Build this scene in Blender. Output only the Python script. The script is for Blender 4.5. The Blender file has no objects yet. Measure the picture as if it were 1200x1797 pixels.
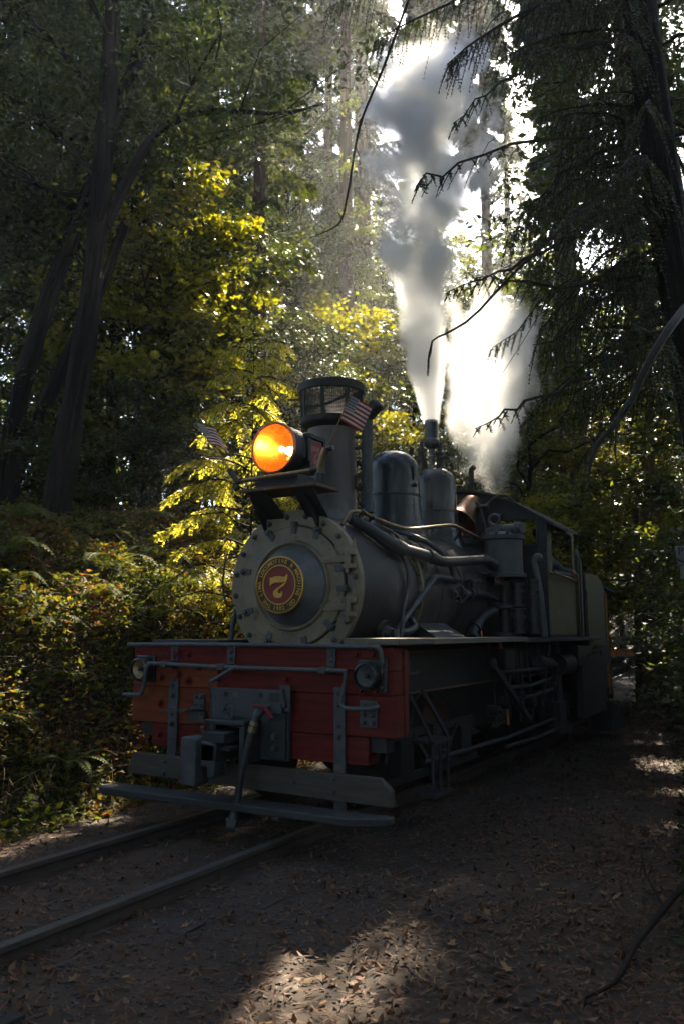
import bpy, math, random
import numpy as np
from mathutils import Vector, Matrix
PI = math.pi
R = math.radians
rnd = random.Random(7)
rng = np.random.default_rng(7)
S = bpy.context.scene
COL = S.collection

# ------------------------------------------------------------------ camera, sky, sun, exposure
CAM = (3.729, -5.116, 1.365)
YAW, PITCH = 29.978, 8.234
cd = bpy.data.cameras.new('camera'); cam = bpy.data.objects.new('camera', cd); COL.objects.link(cam)
cam.location = CAM; cam.rotation_euler = (R(90 + PITCH), 0, R(YAW))
cd.sensor_fit = 'HORIZONTAL'; cd.sensor_width = 24.0; cd.lens = 24.0 * 1453.674 / 1200.0
cd.clip_start = 0.05; cd.clip_end = 600
cd.dof.use_dof = True; cd.dof.focus_distance = 6.6; cd.dof.aperture_fstop = 3.2
S.camera = cam
SUN_AZ, SUN_EL = -14.0, 41.0            # degrees from +Y towards +X, and above the horizon
w = bpy.data.worlds.new('World'); S.world = w; w.use_nodes = True
nt = w.node_tree; nt.nodes.clear()
sky = nt.nodes.new('ShaderNodeTexSky'); sky.sky_type = 'NISHITA'; sky.sun_disc = False
sky.sun_elevation = R(SUN_EL); sky.sun_rotation = R(SUN_AZ); sky.altitude = 100; sky.dust_density = 0.8
bg = nt.nodes.new('ShaderNodeBackground'); bg.inputs['Strength'].default_value = 0.07
ow = nt.nodes.new('ShaderNodeOutputWorld')
nt.links.new(sky.outputs[0], bg.inputs['Color']); nt.links.new(bg.outputs[0], ow.inputs['Surface'])
sl = bpy.data.lights.new('sun', 'SUN'); sl.energy = 5.0; sl.angle = R(0.53); sl.color = (1.0, 0.87, 0.66)
so = bpy.data.objects.new('sun', sl); COL.objects.link(so)
SDIR = Vector((math.sin(R(SUN_AZ)) * math.cos(R(SUN_EL)), math.cos(R(SUN_AZ)) * math.cos(R(SUN_EL)), math.sin(R(SUN_EL))))
so.rotation_euler = SDIR.to_track_quat('Z', 'Y').to_euler(); so.location = (0, 0, 40)
S.view_settings.view_transform = 'Standard'; S.view_settings.look = 'None'
S.view_settings.exposure = 2.8; S.view_settings.gamma = 1.0; S.view_settings.use_curve_mapping = False
cy = S.cycles
cy.use_denoising = True; cy.max_bounces = 6; cy.diffuse_bounces = 3; cy.glossy_bounces = 3
cy.transmission_bounces = 4; cy.transparent_max_bounces = 8; cy.volume_bounces = 4
cy.sample_clamp_indirect = 4.0; cy.volume_step_rate = 1.0; cy.volume_max_steps = 256
cy.use_adaptive_sampling = True; cy.adaptive_threshold = 0.02

# ------------------------------------------------------------------ helpers
class MB:
    """collects simple solids, then links them as one mesh object"""
    def __init__(s): s.v = []; s.f = []; s.m = []; s.mi = 0; s.cut = []
    def add(s, V, F):
        o = len(s.v); s.cut.append((o, len(s.f))); s.v += [tuple(p) for p in V]; s.f += [tuple(i + o for i in q) for q in F]; s.m += [s.mi] * len(F); return s
    def box(s, x0, x1, y0, y1, z0, z1):
        V = [(x0,y0,z0),(x1,y0,z0),(x1,y1,z0),(x0,y1,z0),(x0,y0,z1),(x1,y0,z1),(x1,y1,z1),(x0,y1,z1)]
        return s.add(V, [(0,3,2,1),(4,5,6,7),(0,1,5,4),(1,2,6,5),(2,3,7,6),(3,0,4,7)])
    def hexa(s, V):
        return s.add(V, [(0,3,2,1),(4,5,6,7),(0,1,5,4),(1,2,6,5),(2,3,7,6),(3,0,4,7)])
    def bar(s, p0, p1, wd, th, up=(0,0,1)):
        p0 = Vector(p0); p1 = Vector(p1); d = (p1 - p0).normalized(); u = Vector(up)
        a = d.cross(u)
        if a.length < 1e-4: a = d.cross(Vector((1,0,0)))
        a.normalize(); b = a.cross(d).normalized(); a *= wd/2; b *= th/2
        return s.hexa([p0-a-b, p0+a-b, p0+a+b, p0-a+b, p1-a-b, p1+a-b, p1+a+b, p1-a+b])
    def tube(s, pts, r, n=10, caps=True, smooth=0, furrow=0):
        pts = [Vector(p) for p in pts]
        rad = list(r) if hasattr(r, '__len__') else [r] * len(pts)
        if smooth and len(pts) > 2:
            q = []; rr = []
            for i in range(len(pts) - 1):
                p0 = pts[max(i-1,0)]; p1 = pts[i]; p2 = pts[i+1]; p3 = pts[min(i+2,len(pts)-1)]
                for k in range(smooth):
                    t = k / smooth
                    q.append(0.5*((2*p1) + (p2-p0)*t + (2*p0-5*p1+4*p2-p3)*t*t + (3*p1-p0-3*p2+p3)*t**3))
                    rr.append(rad[i]*(1-t) + rad[i+1]*t)
            q.append(pts[-1]); rr.append(rad[-1]); pts, rad = q, rr
        V = []; a = None
        for i, p in enumerate(pts):
            d = (pts[min(i+1,len(pts)-1)] - pts[max(i-1,0)])
            if d.length < 1e-9: d = Vector((0,0,1))
            d.normalize()
            if a is None:
                a = d.cross(Vector((0,0,1)) if abs(d.z) < .9 else Vector((1,0,0)))
            else:
                a = a - d * a.dot(d)
            a.normalize(); b = d.cross(a)
            for k in range(n):
                t = 2*PI*k/n; g = 1 + furrow*(float(vnoise(k*1.7+pts[0].x, i*.35, 1.0))-.5 + .5*((k % 2)-.5)) if furrow else 1
                V.append(p + (a*math.cos(t) + b*math.sin(t))*(rad[i]*g))
        F = []
        for i in range(len(pts)-1):
            for k in range(n):
                k2 = (k+1) % n; F.append((i*n+k, i*n+k2, (i+1)*n+k2, (i+1)*n+k))
        if caps: F.append(tuple(reversed(range(n)))); F.append(tuple((len(pts)-1)*n+k for k in range(n)))
        return s.add(V, F)
    def cyl(s, p0, p1, r, n=16, r2=None, caps=True): return s.tube([p0, p1], [r, r if r2 is None else r2], n, caps)
    def lathe(s, prof, o, ax='z', n=32, cap0=True, cap1=True):
        V = []
        for (r, h) in prof:
            for k in range(n):
                t = 2*PI*k/n; c, d = r*math.cos(t), r*math.sin(t)
                if ax == 'z': V.append((o[0]+c, o[1]+d, o[2]+h))
                elif ax == 'y': V.append((o[0]+c, o[1]+h, o[2]+d))
                else: V.append((o[0]+h, o[1]+c, o[2]+d))
        F = []; fl = ax == 'y'
        for i in range(len(prof)-1):
            for k in range(n):
                k2 = (k+1) % n; q = (i*n+k, i*n+k2, (i+1)*n+k2, (i+1)*n+k); F.append(q[::-1] if fl else q)
        a = tuple(range(n)); b = tuple((len(prof)-1)*n+k for k in range(n))
        if cap0: F.append(a if fl else a[::-1])
        if cap1: F.append(b[::-1] if fl else b)
        return s.add(V, F)
    def prism(s, poly, o, u, v, w_):
        o = Vector(o); u = Vector(u); v = Vector(v); w_ = Vector(w_); n = len(poly)
        V = [o+u*a+v*b for a, b in poly] + [o+u*a+v*b+w_ for a, b in poly]
        F = [tuple(reversed(range(n))), tuple(range(n, 2*n))] + [(i, (i+1) % n, n+(i+1) % n, n+i) for i in range(n)]
        return s.add(V, F)
    def sph(s, c, r, n=12, m=8, sz=1.0):
        prof = [(max(1e-4, r*math.sin(PI*i/m)), -r*sz*math.cos(PI*i/m)) for i in range(m+1)]
        return s.lathe(prof, c, 'z', n)
    def mesh(s, name, mats):
        me = bpy.data.meshes.new(name); me.from_pydata(s.v, [], s.f)
        for m in (mats if isinstance(mats, (list, tuple)) else [mats]): me.materials.append(m)
        if any(s.m): me.polygons.foreach_set('material_index', s.m)
        me.polygons.foreach_set('use_smooth', [True]*len(me.polygons))
        me.set_sharp_from_angle(angle=R(38)); me.update(); return me
    def build(s, name, mats, parent=None, bevel=0, loc=None):
        return obj(name, s.mesh(name, mats), parent, bevel, loc)
def each(b, name, mats, parent):
    """one object for every solid that was added"""
    ends = b.cut[1:] + [(len(b.v), len(b.f))]; out = []
    for (v0, f0), (v1, f1) in zip(b.cut, ends): out.append(MB().add(b.v[v0:v1], [tuple(i-v0 for i in q) for q in b.f[f0:f1]]).build(name, mats, parent))
    return out
def obj(name, me, parent=None, bevel=0, loc=None):
    o = bpy.data.objects.new(name, me); COL.objects.link(o)
    if parent: o.parent = parent
    if loc is not None: o.location = loc
    if bevel:
        b = o.modifiers.new('bevel', 'BEVEL'); b.width = bevel; b.segments = 2; b.limit_method = 'ANGLE'; b.angle_limit = R(40)
    return o
def tag(o, label=None, cat=None, group=None, kind=None):
    if label: o['label'] = label
    if cat: o['category'] = cat
    if group: o['group'] = group
    if kind: o['kind'] = kind
    return o
def thing(name, label, cat, loc=(0,0,0), rz=0, group=None):
    o = bpy.data.objects.new(name, None); COL.objects.link(o); o.location = loc; o.rotation_euler = (0,0,rz)
    o.empty_display_size = .3
    return tag(o, label, cat, group)
def npmesh(name, V, F, mat, smooth=False):
    """V (n,3), F (m,k) numpy"""
    me = bpy.data.meshes.new(name); V = np.ascontiguousarray(V, dtype=np.float32); F = np.ascontiguousarray(F, dtype=np.int32)
    m, k = F.shape
    me.vertices.add(len(V)); me.vertices.foreach_set('co', V.ravel())
    me.loops.add(m*k); me.loops.foreach_set('vertex_index', F.ravel())
    me.polygons.add(m); me.polygons.foreach_set('loop_start', np.arange(0, m*k, k, dtype=np.int32))
    try: me.polygons.foreach_set('loop_total', np.full(m, k, dtype=np.int32))
    except Exception: pass
    me.materials.append(mat); me.update(calc_edges=True)
    if smooth: me.polygons.foreach_set('use_smooth', np.ones(m, dtype=bool))
    return me
def nrm(a): return a / np.maximum(np.linalg.norm(a, axis=-1, keepdims=True), 1e-9)
def bearing(deg, d):
    """a point d metres from where the photographer stands, deg to the right of the view axis"""
    a = R(deg - YAW); return (CAM[0] + d*math.sin(a), CAM[1] + d*math.cos(a))
_lat = rng.random((64, 64))
def vnoise(x, y, sc):
    x = np.asarray(x)*sc; y = np.asarray(y)*sc
    xi = np.floor(x).astype(int); yi = np.floor(y).astype(int); fx = x-xi; fy = y-yi
    fx = fx*fx*(3-2*fx); fy = fy*fy*(3-2*fy); g = lambda a, b: _lat[a % 64, b % 64]
    return (g(xi,yi)*(1-fx)+g(xi+1,yi)*fx)*(1-fy) + (g(xi,yi+1)*(1-fx)+g(xi+1,yi+1)*fx)*fy
def sstep(t): t = np.clip(t, 0, 1); return t*t*(3-2*t)

# ------------------------------------------------------------------ materials
def lin(c): return tuple(c) + (1,)
def M(name, c1, c2=None, scale=6, rough=.5, rough2=None, metal=0, bump=0, bscale=60, coat=0, stretch=(1,1,1), spec=.5, wear=None, wscale=25, wamt=.62, detail=6):
    m = bpy.data.materials.new(name); m.use_nodes = True; t = m.node_tree; L = t.links; b = t.nodes['Principled BSDF']
    b.inputs['Roughness'].default_value = rough; b.inputs['Metallic'].default_value = metal
    b.inputs['Coat Weight'].default_value = coat; b.inputs['Coat Roughness'].default_value = .12; b.inputs['Specular IOR Level'].default_value = spec
    if c2 is None: c2 = tuple(x*.6 for x in c1)
    tc = t.nodes.new('ShaderNodeTexCoord'); mp = t.nodes.new('ShaderNodeMapping'); mp.inputs['Scale'].default_value = stretch
    L.new(tc.outputs['Object'], mp.inputs['Vector'])
    n = t.nodes.new('ShaderNodeTexNoise'); n.inputs['Scale'].default_value = scale; n.inputs['Detail'].default_value = detail; n.inputs['Roughness'].default_value = .65
    L.new(mp.outputs[0], n.inputs['Vector'])
    cr = t.nodes.new('ShaderNodeValToRGB'); cr.color_ramp.elements[0].position = .32; cr.color_ramp.elements[1].position = .68
    cr.color_ramp.elements[0].color = lin(c2); cr.color_ramp.elements[1].color = lin(c1)
    L.new(n.outputs['Fac'], cr.inputs['Fac']); colr = cr.outputs['Color']
    if wear:
        n2 = t.nodes.new('ShaderNodeTexNoise'); n2.inputs['Scale'].default_value = wscale; n2.inputs['Detail'].default_value = 8; n2.inputs['Roughness'].default_value = .7
        L.new(mp.outputs[0], n2.inputs['Vector'])
        r2 = t.nodes.new('ShaderNodeValToRGB'); r2.color_ramp.elements[0].position = wamt; r2.color_ramp.elements[1].position = wamt+.06
        L.new(n2.outputs['Fac'], r2.inputs['Fac'])
        mx = t.nodes.new('ShaderNodeMix'); mx.data_type = 'RGBA'; L.new(r2.outputs['Color'], mx.inputs['Factor']); L.new(colr, mx.inputs['A']); mx.inputs['B'].default_value = lin(wear)
        colr = mx.outputs['Result']
    L.new(colr, b.inputs['Base Color'])
    if rough2 is not None:
        mr = t.nodes.new('ShaderNodeMapRange'); mr.inputs['To Min'].default_value = rough; mr.inputs['To Max'].default_value = rough2
        L.new(n.outputs['Fac'], mr.inputs['Value']); L.new(mr.outputs[0], b.inputs['Roughness'])
    if bump:
        n3 = t.nodes.new('ShaderNodeTexNoise'); n3.inputs['Scale'].default_value = bscale; n3.inputs['Detail'].default_value = 5
        L.new(mp.outputs[0], n3.inputs['Vector'])
        bp = t.nodes.new('ShaderNodeBump'); bp.inputs['Strength'].default_value = bump; bp.inputs['Distance'].default_value = .01
        L.new(n3.outputs['Fac'], bp.inputs['Height']); L.new(bp.outputs[0], b.inputs['Normal'])
    return m
def leafmat(name, cols, trans=.45, tint=(1.25, 1.25, .5), rough=.5, spec=.3, wide=0):
    m = bpy.data.materials.new(name); m.use_nodes = True; t = m.node_tree; L = t.links; b = t.nodes['Principled BSDF']
    g = t.nodes.new('ShaderNodeNewGeometry'); cr = t.nodes.new('ShaderNodeValToRGB'); e = cr.color_ramp.elements
    n = len(cols); e[0].position = 0; e[0].color = lin(cols[0]); e[1].position = 1; e[1].color = lin(cols[-1])
    for i in range(1, n-1): x = e.new(i/(n-1)); x.color = lin(cols[i])
    fac = g.outputs['Random Per Island']
    if wide:
        tc = t.nodes.new('ShaderNodeTexCoord'); nz = t.nodes.new('ShaderNodeTexNoise'); nz.inputs['Scale'].default_value = wide; nz.inputs['Detail'].default_value = 2
        L.new(tc.outputs['Object'], nz.inputs['Vector'])
        ma = t.nodes.new('ShaderNodeMath'); ma.operation = 'MULTIPLY_ADD'; ma.inputs[1].default_value = 2.6; ma.inputs[2].default_value = -1.3
        L.new(nz.outputs['Fac'], ma.inputs[0])
        mb = t.nodes.new('ShaderNodeMath'); mb.operation = 'ADD'; mb.use_clamp = True
        L.new(ma.outputs[0], mb.inputs[0]); L.new(fac, mb.inputs[1]); fac = mb.outputs[0]
    L.new(fac, cr.inputs['Fac']); L.new(cr.outputs['Color'], b.inputs['Base Color'])
    b.inputs['Roughness'].default_value = rough; b.inputs['Specular IOR Level'].default_value = spec
    if trans > 0:
        tr = t.nodes.new('ShaderNodeBsdfTranslucent'); mx = t.nodes.new('ShaderNodeMix'); mx.data_type = 'RGBA'; mx.blend_type = 'MULTIPLY'; mx.inputs['Factor'].default_value = 1
        L.new(cr.outputs['Color'], mx.inputs['A']); mx.inputs['B'].default_value = lin(tint); mx.clamp_result = False
        L.new(mx.outputs['Result'], tr.inputs['Color'])
        ms = t.nodes.new('ShaderNodeMixShader'); ms.inputs['Fac'].default_value = trans
        out = t.nodes['Material Output']; L.new(b.outputs[0], ms.inputs[1]); L.new(tr.outputs[0], ms.inputs[2]); L.new(ms.outputs[0], out.inputs['Surface'])
    return m
def emis(name, c, st):
    m = bpy.data.materials.new(name); m.use_nodes = True; b = m.node_tree.nodes['Principled BSDF']
    b.inputs['Base Color'].default_value = lin(c); b.inputs['Emission Color'].default_value = lin(c); b.inputs['Emission Strength'].default_value = st; return m

IRON = M('dark painted iron', (.036,.037,.042), (.012,.013,.016), 5, .38, .68, bump=.2, bscale=70, wear=(.11,.075,.05), wscale=14, wamt=.63)
IRON2 = M('black sooty iron', (.020,.019,.018), (.010,.010,.010), 9, .55, .75, bump=.2, bscale=70, wear=(.07,.05,.035), wscale=12, wamt=.64)
GREYIRON = M('grey painted steel', (.070,.077,.086), (.030,.034,.039), 6, .45, .72, bump=.25, wear=(.13,.085,.055), wscale=13, wamt=.60)
GRAPHITE = M('smokebox graphite paint', (.24,.19,.125), (.115,.097,.075), 3, .46, .68, bump=.16, bscale=50, wear=(.11,.075,.045), wscale=8, wamt=.59)
GRAPHITE2 = M('smokebox dome paint', (.17,.185,.20), (.10,.105,.105), 5, .36, .5, metal=.3, bump=.08, wear=(.12,.09,.06), wscale=9, wamt=.64)
STACKM = M('stack grey paint', (.16,.145,.13), (.075,.07,.066), 4, .5, .65, bump=.1, stretch=(1,1,.25), wear=(.2,.15,.09), wscale=6, wamt=.66)
DOMEM = M('gloss black dome paint', (.011,.015,.022), (.005,.008,.012), 3, .16, .45, bump=.05, bscale=12, coat=.3, wear=(.03,.035,.04), wscale=10, wamt=.66)
BOILERM = M('boiler jacket paint', (.048,.043,.039), (.011,.011,.013), 2.2, .36, .68, bump=.12, bscale=20, stretch=(1,1,.55), wear=(.075,.062,.05), wscale=6, wamt=.6)
BANDM = M('boiler band metal', (.16,.13,.075), (.09,.075,.05), 12, .45, .6, metal=.4)
REDW = M('red painted timber', (.165,.015,.010), (.055,.007,.006), 4.5, .6, .75, spec=.25, bump=.35, bscale=40, stretch=(.5,6,6), wear=(.22,.13,.10), wscale=12, wamt=.645)
REDO = M('worn red painted timber', (.21,.055,.014), (.10,.016,.008), 2.5, .6, .75, spec=.25, bump=.4, bscale=40, stretch=(.5,6,6), wear=(.22,.09,.045), wscale=8, wamt=.64)
GREYW = M('weathered timber', (.085,.07,.056), (.04,.033,.027), 5, .75, .9, bump=.5, bscale=45, stretch=(.5,8,8), wear=(.13,.115,.10), wscale=9, wamt=.62)
DARKW = M('blackened timber', (.045,.047,.052), (.02,.021,.025), 5, .6, .8, bump=.4, bscale=45, stretch=(.5,8,8), wear=(.12,.085,.05), wscale=7, wamt=.66)
DECKW = M('deck timber', (.17,.14,.105), (.09,.075,.056), 5, .7, .9, bump=.4, bscale=45, stretch=(8,.5,8))
BRASS = M('aged brass', (.52,.33,.10), (.33,.20,.06), 15, .32, .5, metal=.9)
BRASSD = M('dull brass pipe', (.30,.22,.12), (.18,.13,.075), 15, .4, .55, metal=.8)
GOLD = M('gold leaf paint', (.62,.36,.07), (.48,.26,.05), 20, .38, .5, metal=.5)
REDP = M('plate red enamel', (.20,.012,.010), (.15,.009,.009), 10, .35, .45)
COPPER = M('copper pipe', (.55,.22,.12), (.35,.13,.07), 20, .3, .5, metal=1)
BELLM = M('bell bronze', (.30,.17,.10), (.20,.11,.06), 6, .3, .5, metal=1)
SIGNP = M('dimmed white sign paint', (.15,.155,.15), (.09,.09,.085), 6, .6, .75)  # white sign paint with the dimness of the bank put into its colour
BELLIN = M('bell inside red paint', (.20,.028,.018), (.13,.018,.012), 6, .5, .6)
CABM = M('cab side olive paint', (.105,.088,.034), (.05,.044,.019), 3, .5, .7, bump=.12, stretch=(1,1,.3), wear=(.24,.19,.10), wscale=7, wamt=.64)
RUST = M('rusty steel', (.16,.085,.045), (.07,.045,.03), 12, .75, .9, bump=.3)
RAILM = M('rail steel', (.085,.06,.045), (.035,.028,.024), 14, .7, .85, bump=.35, stretch=(1,.4,1))
RAILTOP = M('worn rail head', (.06,.06,.062), (.04,.038,.036), 14, .5, .62, metal=.4, stretch=(1,.2,1))
GLASSY = M('lamp glass', (.06,.065,.07), (.04,.04,.045), 8, .08, .15, coat=1)
MESHW = M('spark screen wire', (.025,.024,.022), (.015,.015,.014), 20, .6, .7)
ORANGEP = M('orange coach paint', (.50,.17,.025), (.36,.11,.018), 3, .45, .6, bump=.1, wear=(.3,.12,.04), wscale=8, wamt=.66)
BLUEROOF = M('dark roof canvas', (.05,.07,.085), (.03,.045,.055), 5, .6, .8)
WHITEP = M('weathered white paint', (.62,.60,.56), (.48,.46,.42), 6, .6, .75)
BLACKP = M('black paint and gap shade', (.015,.015,.015), None, 6, .6)
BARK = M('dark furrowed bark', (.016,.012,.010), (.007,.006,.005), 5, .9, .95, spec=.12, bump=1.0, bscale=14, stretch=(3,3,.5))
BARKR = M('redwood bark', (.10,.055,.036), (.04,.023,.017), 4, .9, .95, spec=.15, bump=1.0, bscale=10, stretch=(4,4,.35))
TWIG = M('dry twig bark', (.035,.025,.02), (.017,.013,.01), 10, .9, spec=.15)
GREYTW = M('bare grey limb', (.026,.022,.019), (.013,.011,.010), 8, .8, bump=.5)
SOIL = M('forest path soil', (.048,.028,.016), (.020,.012,.0075), 3.2, .9, .97, bump=.6, bscale=40, wear=(.05,.037,.028), wscale=18, wamt=.58)
STONE = M('ballast stone', (.085,.082,.082), (.038,.036,.035), 9, .8, .9, bump=.3)
LITTER = leafmat('brown fallen leaves', [(.040,.020,.012),(.10,.048,.024),(.14,.062,.030),(.07,.040,.026),(.19,.115,.06),(.13,.042,.022)], .12, (1,.9,.7), .7)
YLEAF = leafmat('yellow fallen leaves', [(.24,.13,.03),(.20,.095,.03),(.24,.16,.065),(.18,.07,.02),(.20,.15,.09)], .2, (1,.9,.6), .6)

LEAFG = leafmat('bay tree leaves', [(.022,.036,.010),(.040,.060,.013),(.060,.080,.016),(.085,.10,.018),(.05,.062,.02)], .5, (2.3,2.0,.35), .42, wide=.5)
LEAFD = leafmat('dark evergreen leaves', [(.014,.024,.010),(.026,.040,.014),(.040,.056,.017),(.055,.066,.017)], .4, (2.0,1.9,.4), .45, wide=.5)
LEAFY = leafmat('yellow green maple leaves', [(.085,.105,.013),(.13,.14,.015),(.17,.165,.017),(.10,.11,.015)], .55, (2.0,1.75,.25), .45)
LEAFO = leafmat('tan autumn leaves', [(.12,.085,.03),(.10,.065,.025),(.15,.10,.03),(.06,.06,.02)], .45, (1.6,1.3,.5), .55)
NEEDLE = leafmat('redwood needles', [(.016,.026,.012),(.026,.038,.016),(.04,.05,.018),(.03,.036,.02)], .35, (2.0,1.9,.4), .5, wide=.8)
NEEDLEL = leafmat('sun glow young needles', [(.15,.18,.04),(.20,.22,.05),(.26,.25,.07),(.18,.19,.045),(.28,.22,.07)], .6, (2.2,1.95,.55), .45)  # sun glow on the young conifers put into this pale colour
COVER = leafmat('bank undergrowth leaves', [(.026,.040,.014),(.040,.060,.018),(.060,.080,.022),(.078,.095,.024),(.10,.105,.026),(.15,.12,.03),(.13,.075,.026),(.11,.048,.022)], .42, (1.8,1.6,.4), .68, spec=.12, wide=.8)
FERNM = leafmat('fern fronds', [(.04,.065,.015),(.06,.085,.02),(.09,.10,.025)], .45, (1.8,1.5,.4), .75, spec=.08)
DRYST = leafmat('dry stems', [(.10,.06,.035),(.14,.09,.05),(.06,.038,.024)], .1, (1,1,1), .8)
TIEM = M('old sleeper timber', (.034,.029,.026), (.016,.014,.012), 5, .85, .95, bump=.6, bscale=40, stretch=(.6,8,8))

# ------------------------------------------------------------------ terrain
_ty = np.linspace(-80, 260, 3401); _sl = -.255*sstep((_ty-6.3)/3)*(1-.66*sstep((_ty-12)/6)); _tx = np.concatenate([[0], np.cumsum((_sl[1:]+_sl[:-1])*.5*(_ty[1]-_ty[0]))])
def trackx(y): return np.interp(np.asarray(y, float), _ty, _tx)
def bank_toe(y): return -1.5 + trackx(y) - .03*np.clip(y, 0, 8) + .25*(vnoise(np.asarray(y)*0+3, y, .7)-.5)
def pathr(y): return np.interp(y, [-9,-5,-1,3.2,7.3,14.2,20.4,30,60], [6.2,5.0,3.15,2.6,1.9,.3,-1.0,-4.5,-25])
def gh(x, y):
    x = np.asarray(x, float); y = np.asarray(y, float); xc = trackx(y)
    toe = bank_toe(y); b = toe - x
    h = (1.0*sstep(b/1.5) + 1.25*sstep(b/4.4))*(1 + .07*np.clip(y, -3, 6)) + np.clip(b-3.2, 0, 12)*.13 + np.clip(b-15, 0, 200)*.03
    s = sstep(b/1.5); h = -.13 + h + s*(.40*(vnoise(x, y, 1.0)-.5) + .55*(vnoise(x+5, y, .4)-.5))
    d = x - pathr(y); sr = sstep(d/2.6)
    h = h + sr*1.5 + np.clip(d-2.4, 0, 40)*.12 + sr*.3*(vnoise(x+9, y, 1.3)-.5)
    h = h + np.clip(y-26, 0, 200)*.05*(np.abs(x-xc) > 0)
    flat = (1-s)*(1-sr)
    h = h + flat*(.035*(vnoise(x, y, 1.7)-.5) + .02*(vnoise(x, y, 6)-.5))
    bal = np.clip(1.35-np.abs(x-xc), 0, .5)*.06
    return h + bal*(1-s)
def nonuni(a, b, lo, hi, st, g=1.22):
    core = list(np.arange(a, b+1e-6, st)); d = st; x = b
    while x < hi: d *= g; x += d; core.append(x)
    d = st; x = a; pre = []
    while x > lo: d *= g; x -= d; pre.append(x)
    return np.array(pre[::-1] + core)
gx = nonuni(-6.5, 6.5, -140, 140, .09); gy = nonuni(-4.5, 13, -60, 190, .1)
X, Y = np.meshgrid(gx, gy); Z = gh(X, Y); nx, ny = len(gx), len(gy)
idx = np.arange(nx*ny).reshape(ny, nx)
F = np.stack([idx[:-1,:-1].ravel(), idx[:-1,1:].ravel(), idx[1:,1:].ravel(), idx[1:,:-1].ravel()], 1)
ground = obj('ground', npmesh('ground', np.stack([X.ravel(), Y.ravel(), Z.ravel()], 1), F, SOIL, True))
tag(ground, 'dark forest soil of the path, track bed and bank', 'ground', kind='structure')

# leaf shaped faces: base P, direction D, side vector W (all (n,3)), length and width arrays
def leaves_arr(P, D, W, L, Wd, fold=.18, mid=.45):
    L = L[:,None]; Wd = Wd[:,None]; Nn = nrm(np.cross(D, W))
    m = P + D*L*mid
    V = np.stack([P, m + W*Wd*.5 + Nn*L*fold*.5, P + D*L, m - W*Wd*.5 + Nn*L*fold*.5], 1).reshape(-1, 3)
    n = len(P); i = np.arange(n)[:,None]*4
    return V, np.concatenate([i, i+1, i+2, i+3], 1)
def rdir(n, zs=1.0):
    v = rng.normal(size=(n,3)); v[:,2] *= zs; return nrm(v)
def rand_leaves(P, L0, L1, asp=.45, droop=.0, flat=1.0, fold=.18):
    n = len(P); D = rdir(n, .5*flat); D[:,2] -= droop; D = nrm(D); up = rdir(n, 1); up[:,2] += 1.2*flat; W = nrm(np.cross(D, up))
    L = rng.uniform(L0, L1, n); return leaves_arr(P, D, W, L, L*asp*rng.uniform(.8,1.2,n), fold)
class LA:
    def __init__(s): s.V = []; s.F = []; s.n = 0
    def add(s, VF): V, F = VF; s.V.append(V); s.F.append(F + s.n); s.n += len(V); return s
    def mesh(s, name, mat): return npmesh(name, np.concatenate(s.V), np.concatenate(s.F), mat)

# fallen leaves and needles on the path (too many to count), ballast stones
n = 150000
yy = -5.0 + 19*rng.random(n)**1.7; xx = rng.uniform(-1.7, 4.6, n)
near = rng.random(n) < (.42 + .6*np.clip((xx-1.0)/1.4, 0, 1)*np.clip(1.3-.03*yy, .3, 1)) * (.35 + 1.1*vnoise(xx, yy, 1.6))
xx, yy = xx[near] + trackx(yy[near]), yy[near]
P = np.stack([xx, yy, gh(xx, yy) + rng.uniform(.003, .022, len(xx))], 1); n = len(P)
A = LA(); k = int(n*.5)
A.add(rand_leaves(P[:k], .018, .058, .5, 0, 1.6, .35))
t = rng.uniform(0, 2*PI, n-k); D = np.stack([np.cos(t), np.sin(t), rng.uniform(-.12,.16,n-k)], 1); W = np.stack([-np.sin(t), np.cos(t), 0*t], 1)
Lq = rng.uniform(.03, .11, n-k); A.add(leaves_arr(P[k:], nrm(D), W, Lq, np.minimum(Lq*.13, .009), .1))
tag(obj('fallen_leaf_litter', A.mesh('fallen_leaf_litter', LITTER)), 'brown leaf and needle litter covering the path beside the track', 'leaf litter', kind='stuff')

octv = np.array([(1,0,0),(-1,0,0),(0,1,0),(0,-1,0),(0,0,1),(0,0,-1)], float)
octf = np.array([(0,2,4),(2,1,4),(1,3,4),(3,0,4),(2,0,5),(1,2,5),(3,1,5),(0,3,5)])
n = 16000
yy = -4.9 + 12*rng.random(n)**1.5; xx = rng.normal(1.0, .55, n); kk = (xx > -1.6) & (xx < 3.2) & (rng.random(n) < .25+1.2*vnoise(xx, yy, 1.2)); xx, yy = xx[kk], yy[kk]; n = len(xx)
sz = rng.uniform(.004, .013, n)*(1+.5*(rng.random(n) < .06))
ro = rng.normal(size=(n,6,1))*.16+1
V = octv[None]*ro*sz[:,None,None]*np.array([1.1,.9,.65]); an = rng.uniform(0, 2*PI, n); c, s_ = np.cos(an)[:,None], np.sin(an)[:,None]
V = np.stack([V[:,:,0]*c - V[:,:,1]*s_, V[:,:,0]*s_ + V[:,:,1]*c, V[:,:,2]], 2) + np.stack([xx, yy, gh(xx, yy)+sz*.25], 1)[:,None,:]
F = octf[None] + (np.arange(n)*6)[:,None,None]
tag(obj('ballast_gravel', npmesh('ballast_gravel', V.reshape(-1,3), F.reshape(-1,3), STONE)), 'grey ballast gravel strewn beside and between the rails', 'gravel', kind='stuff')

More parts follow.
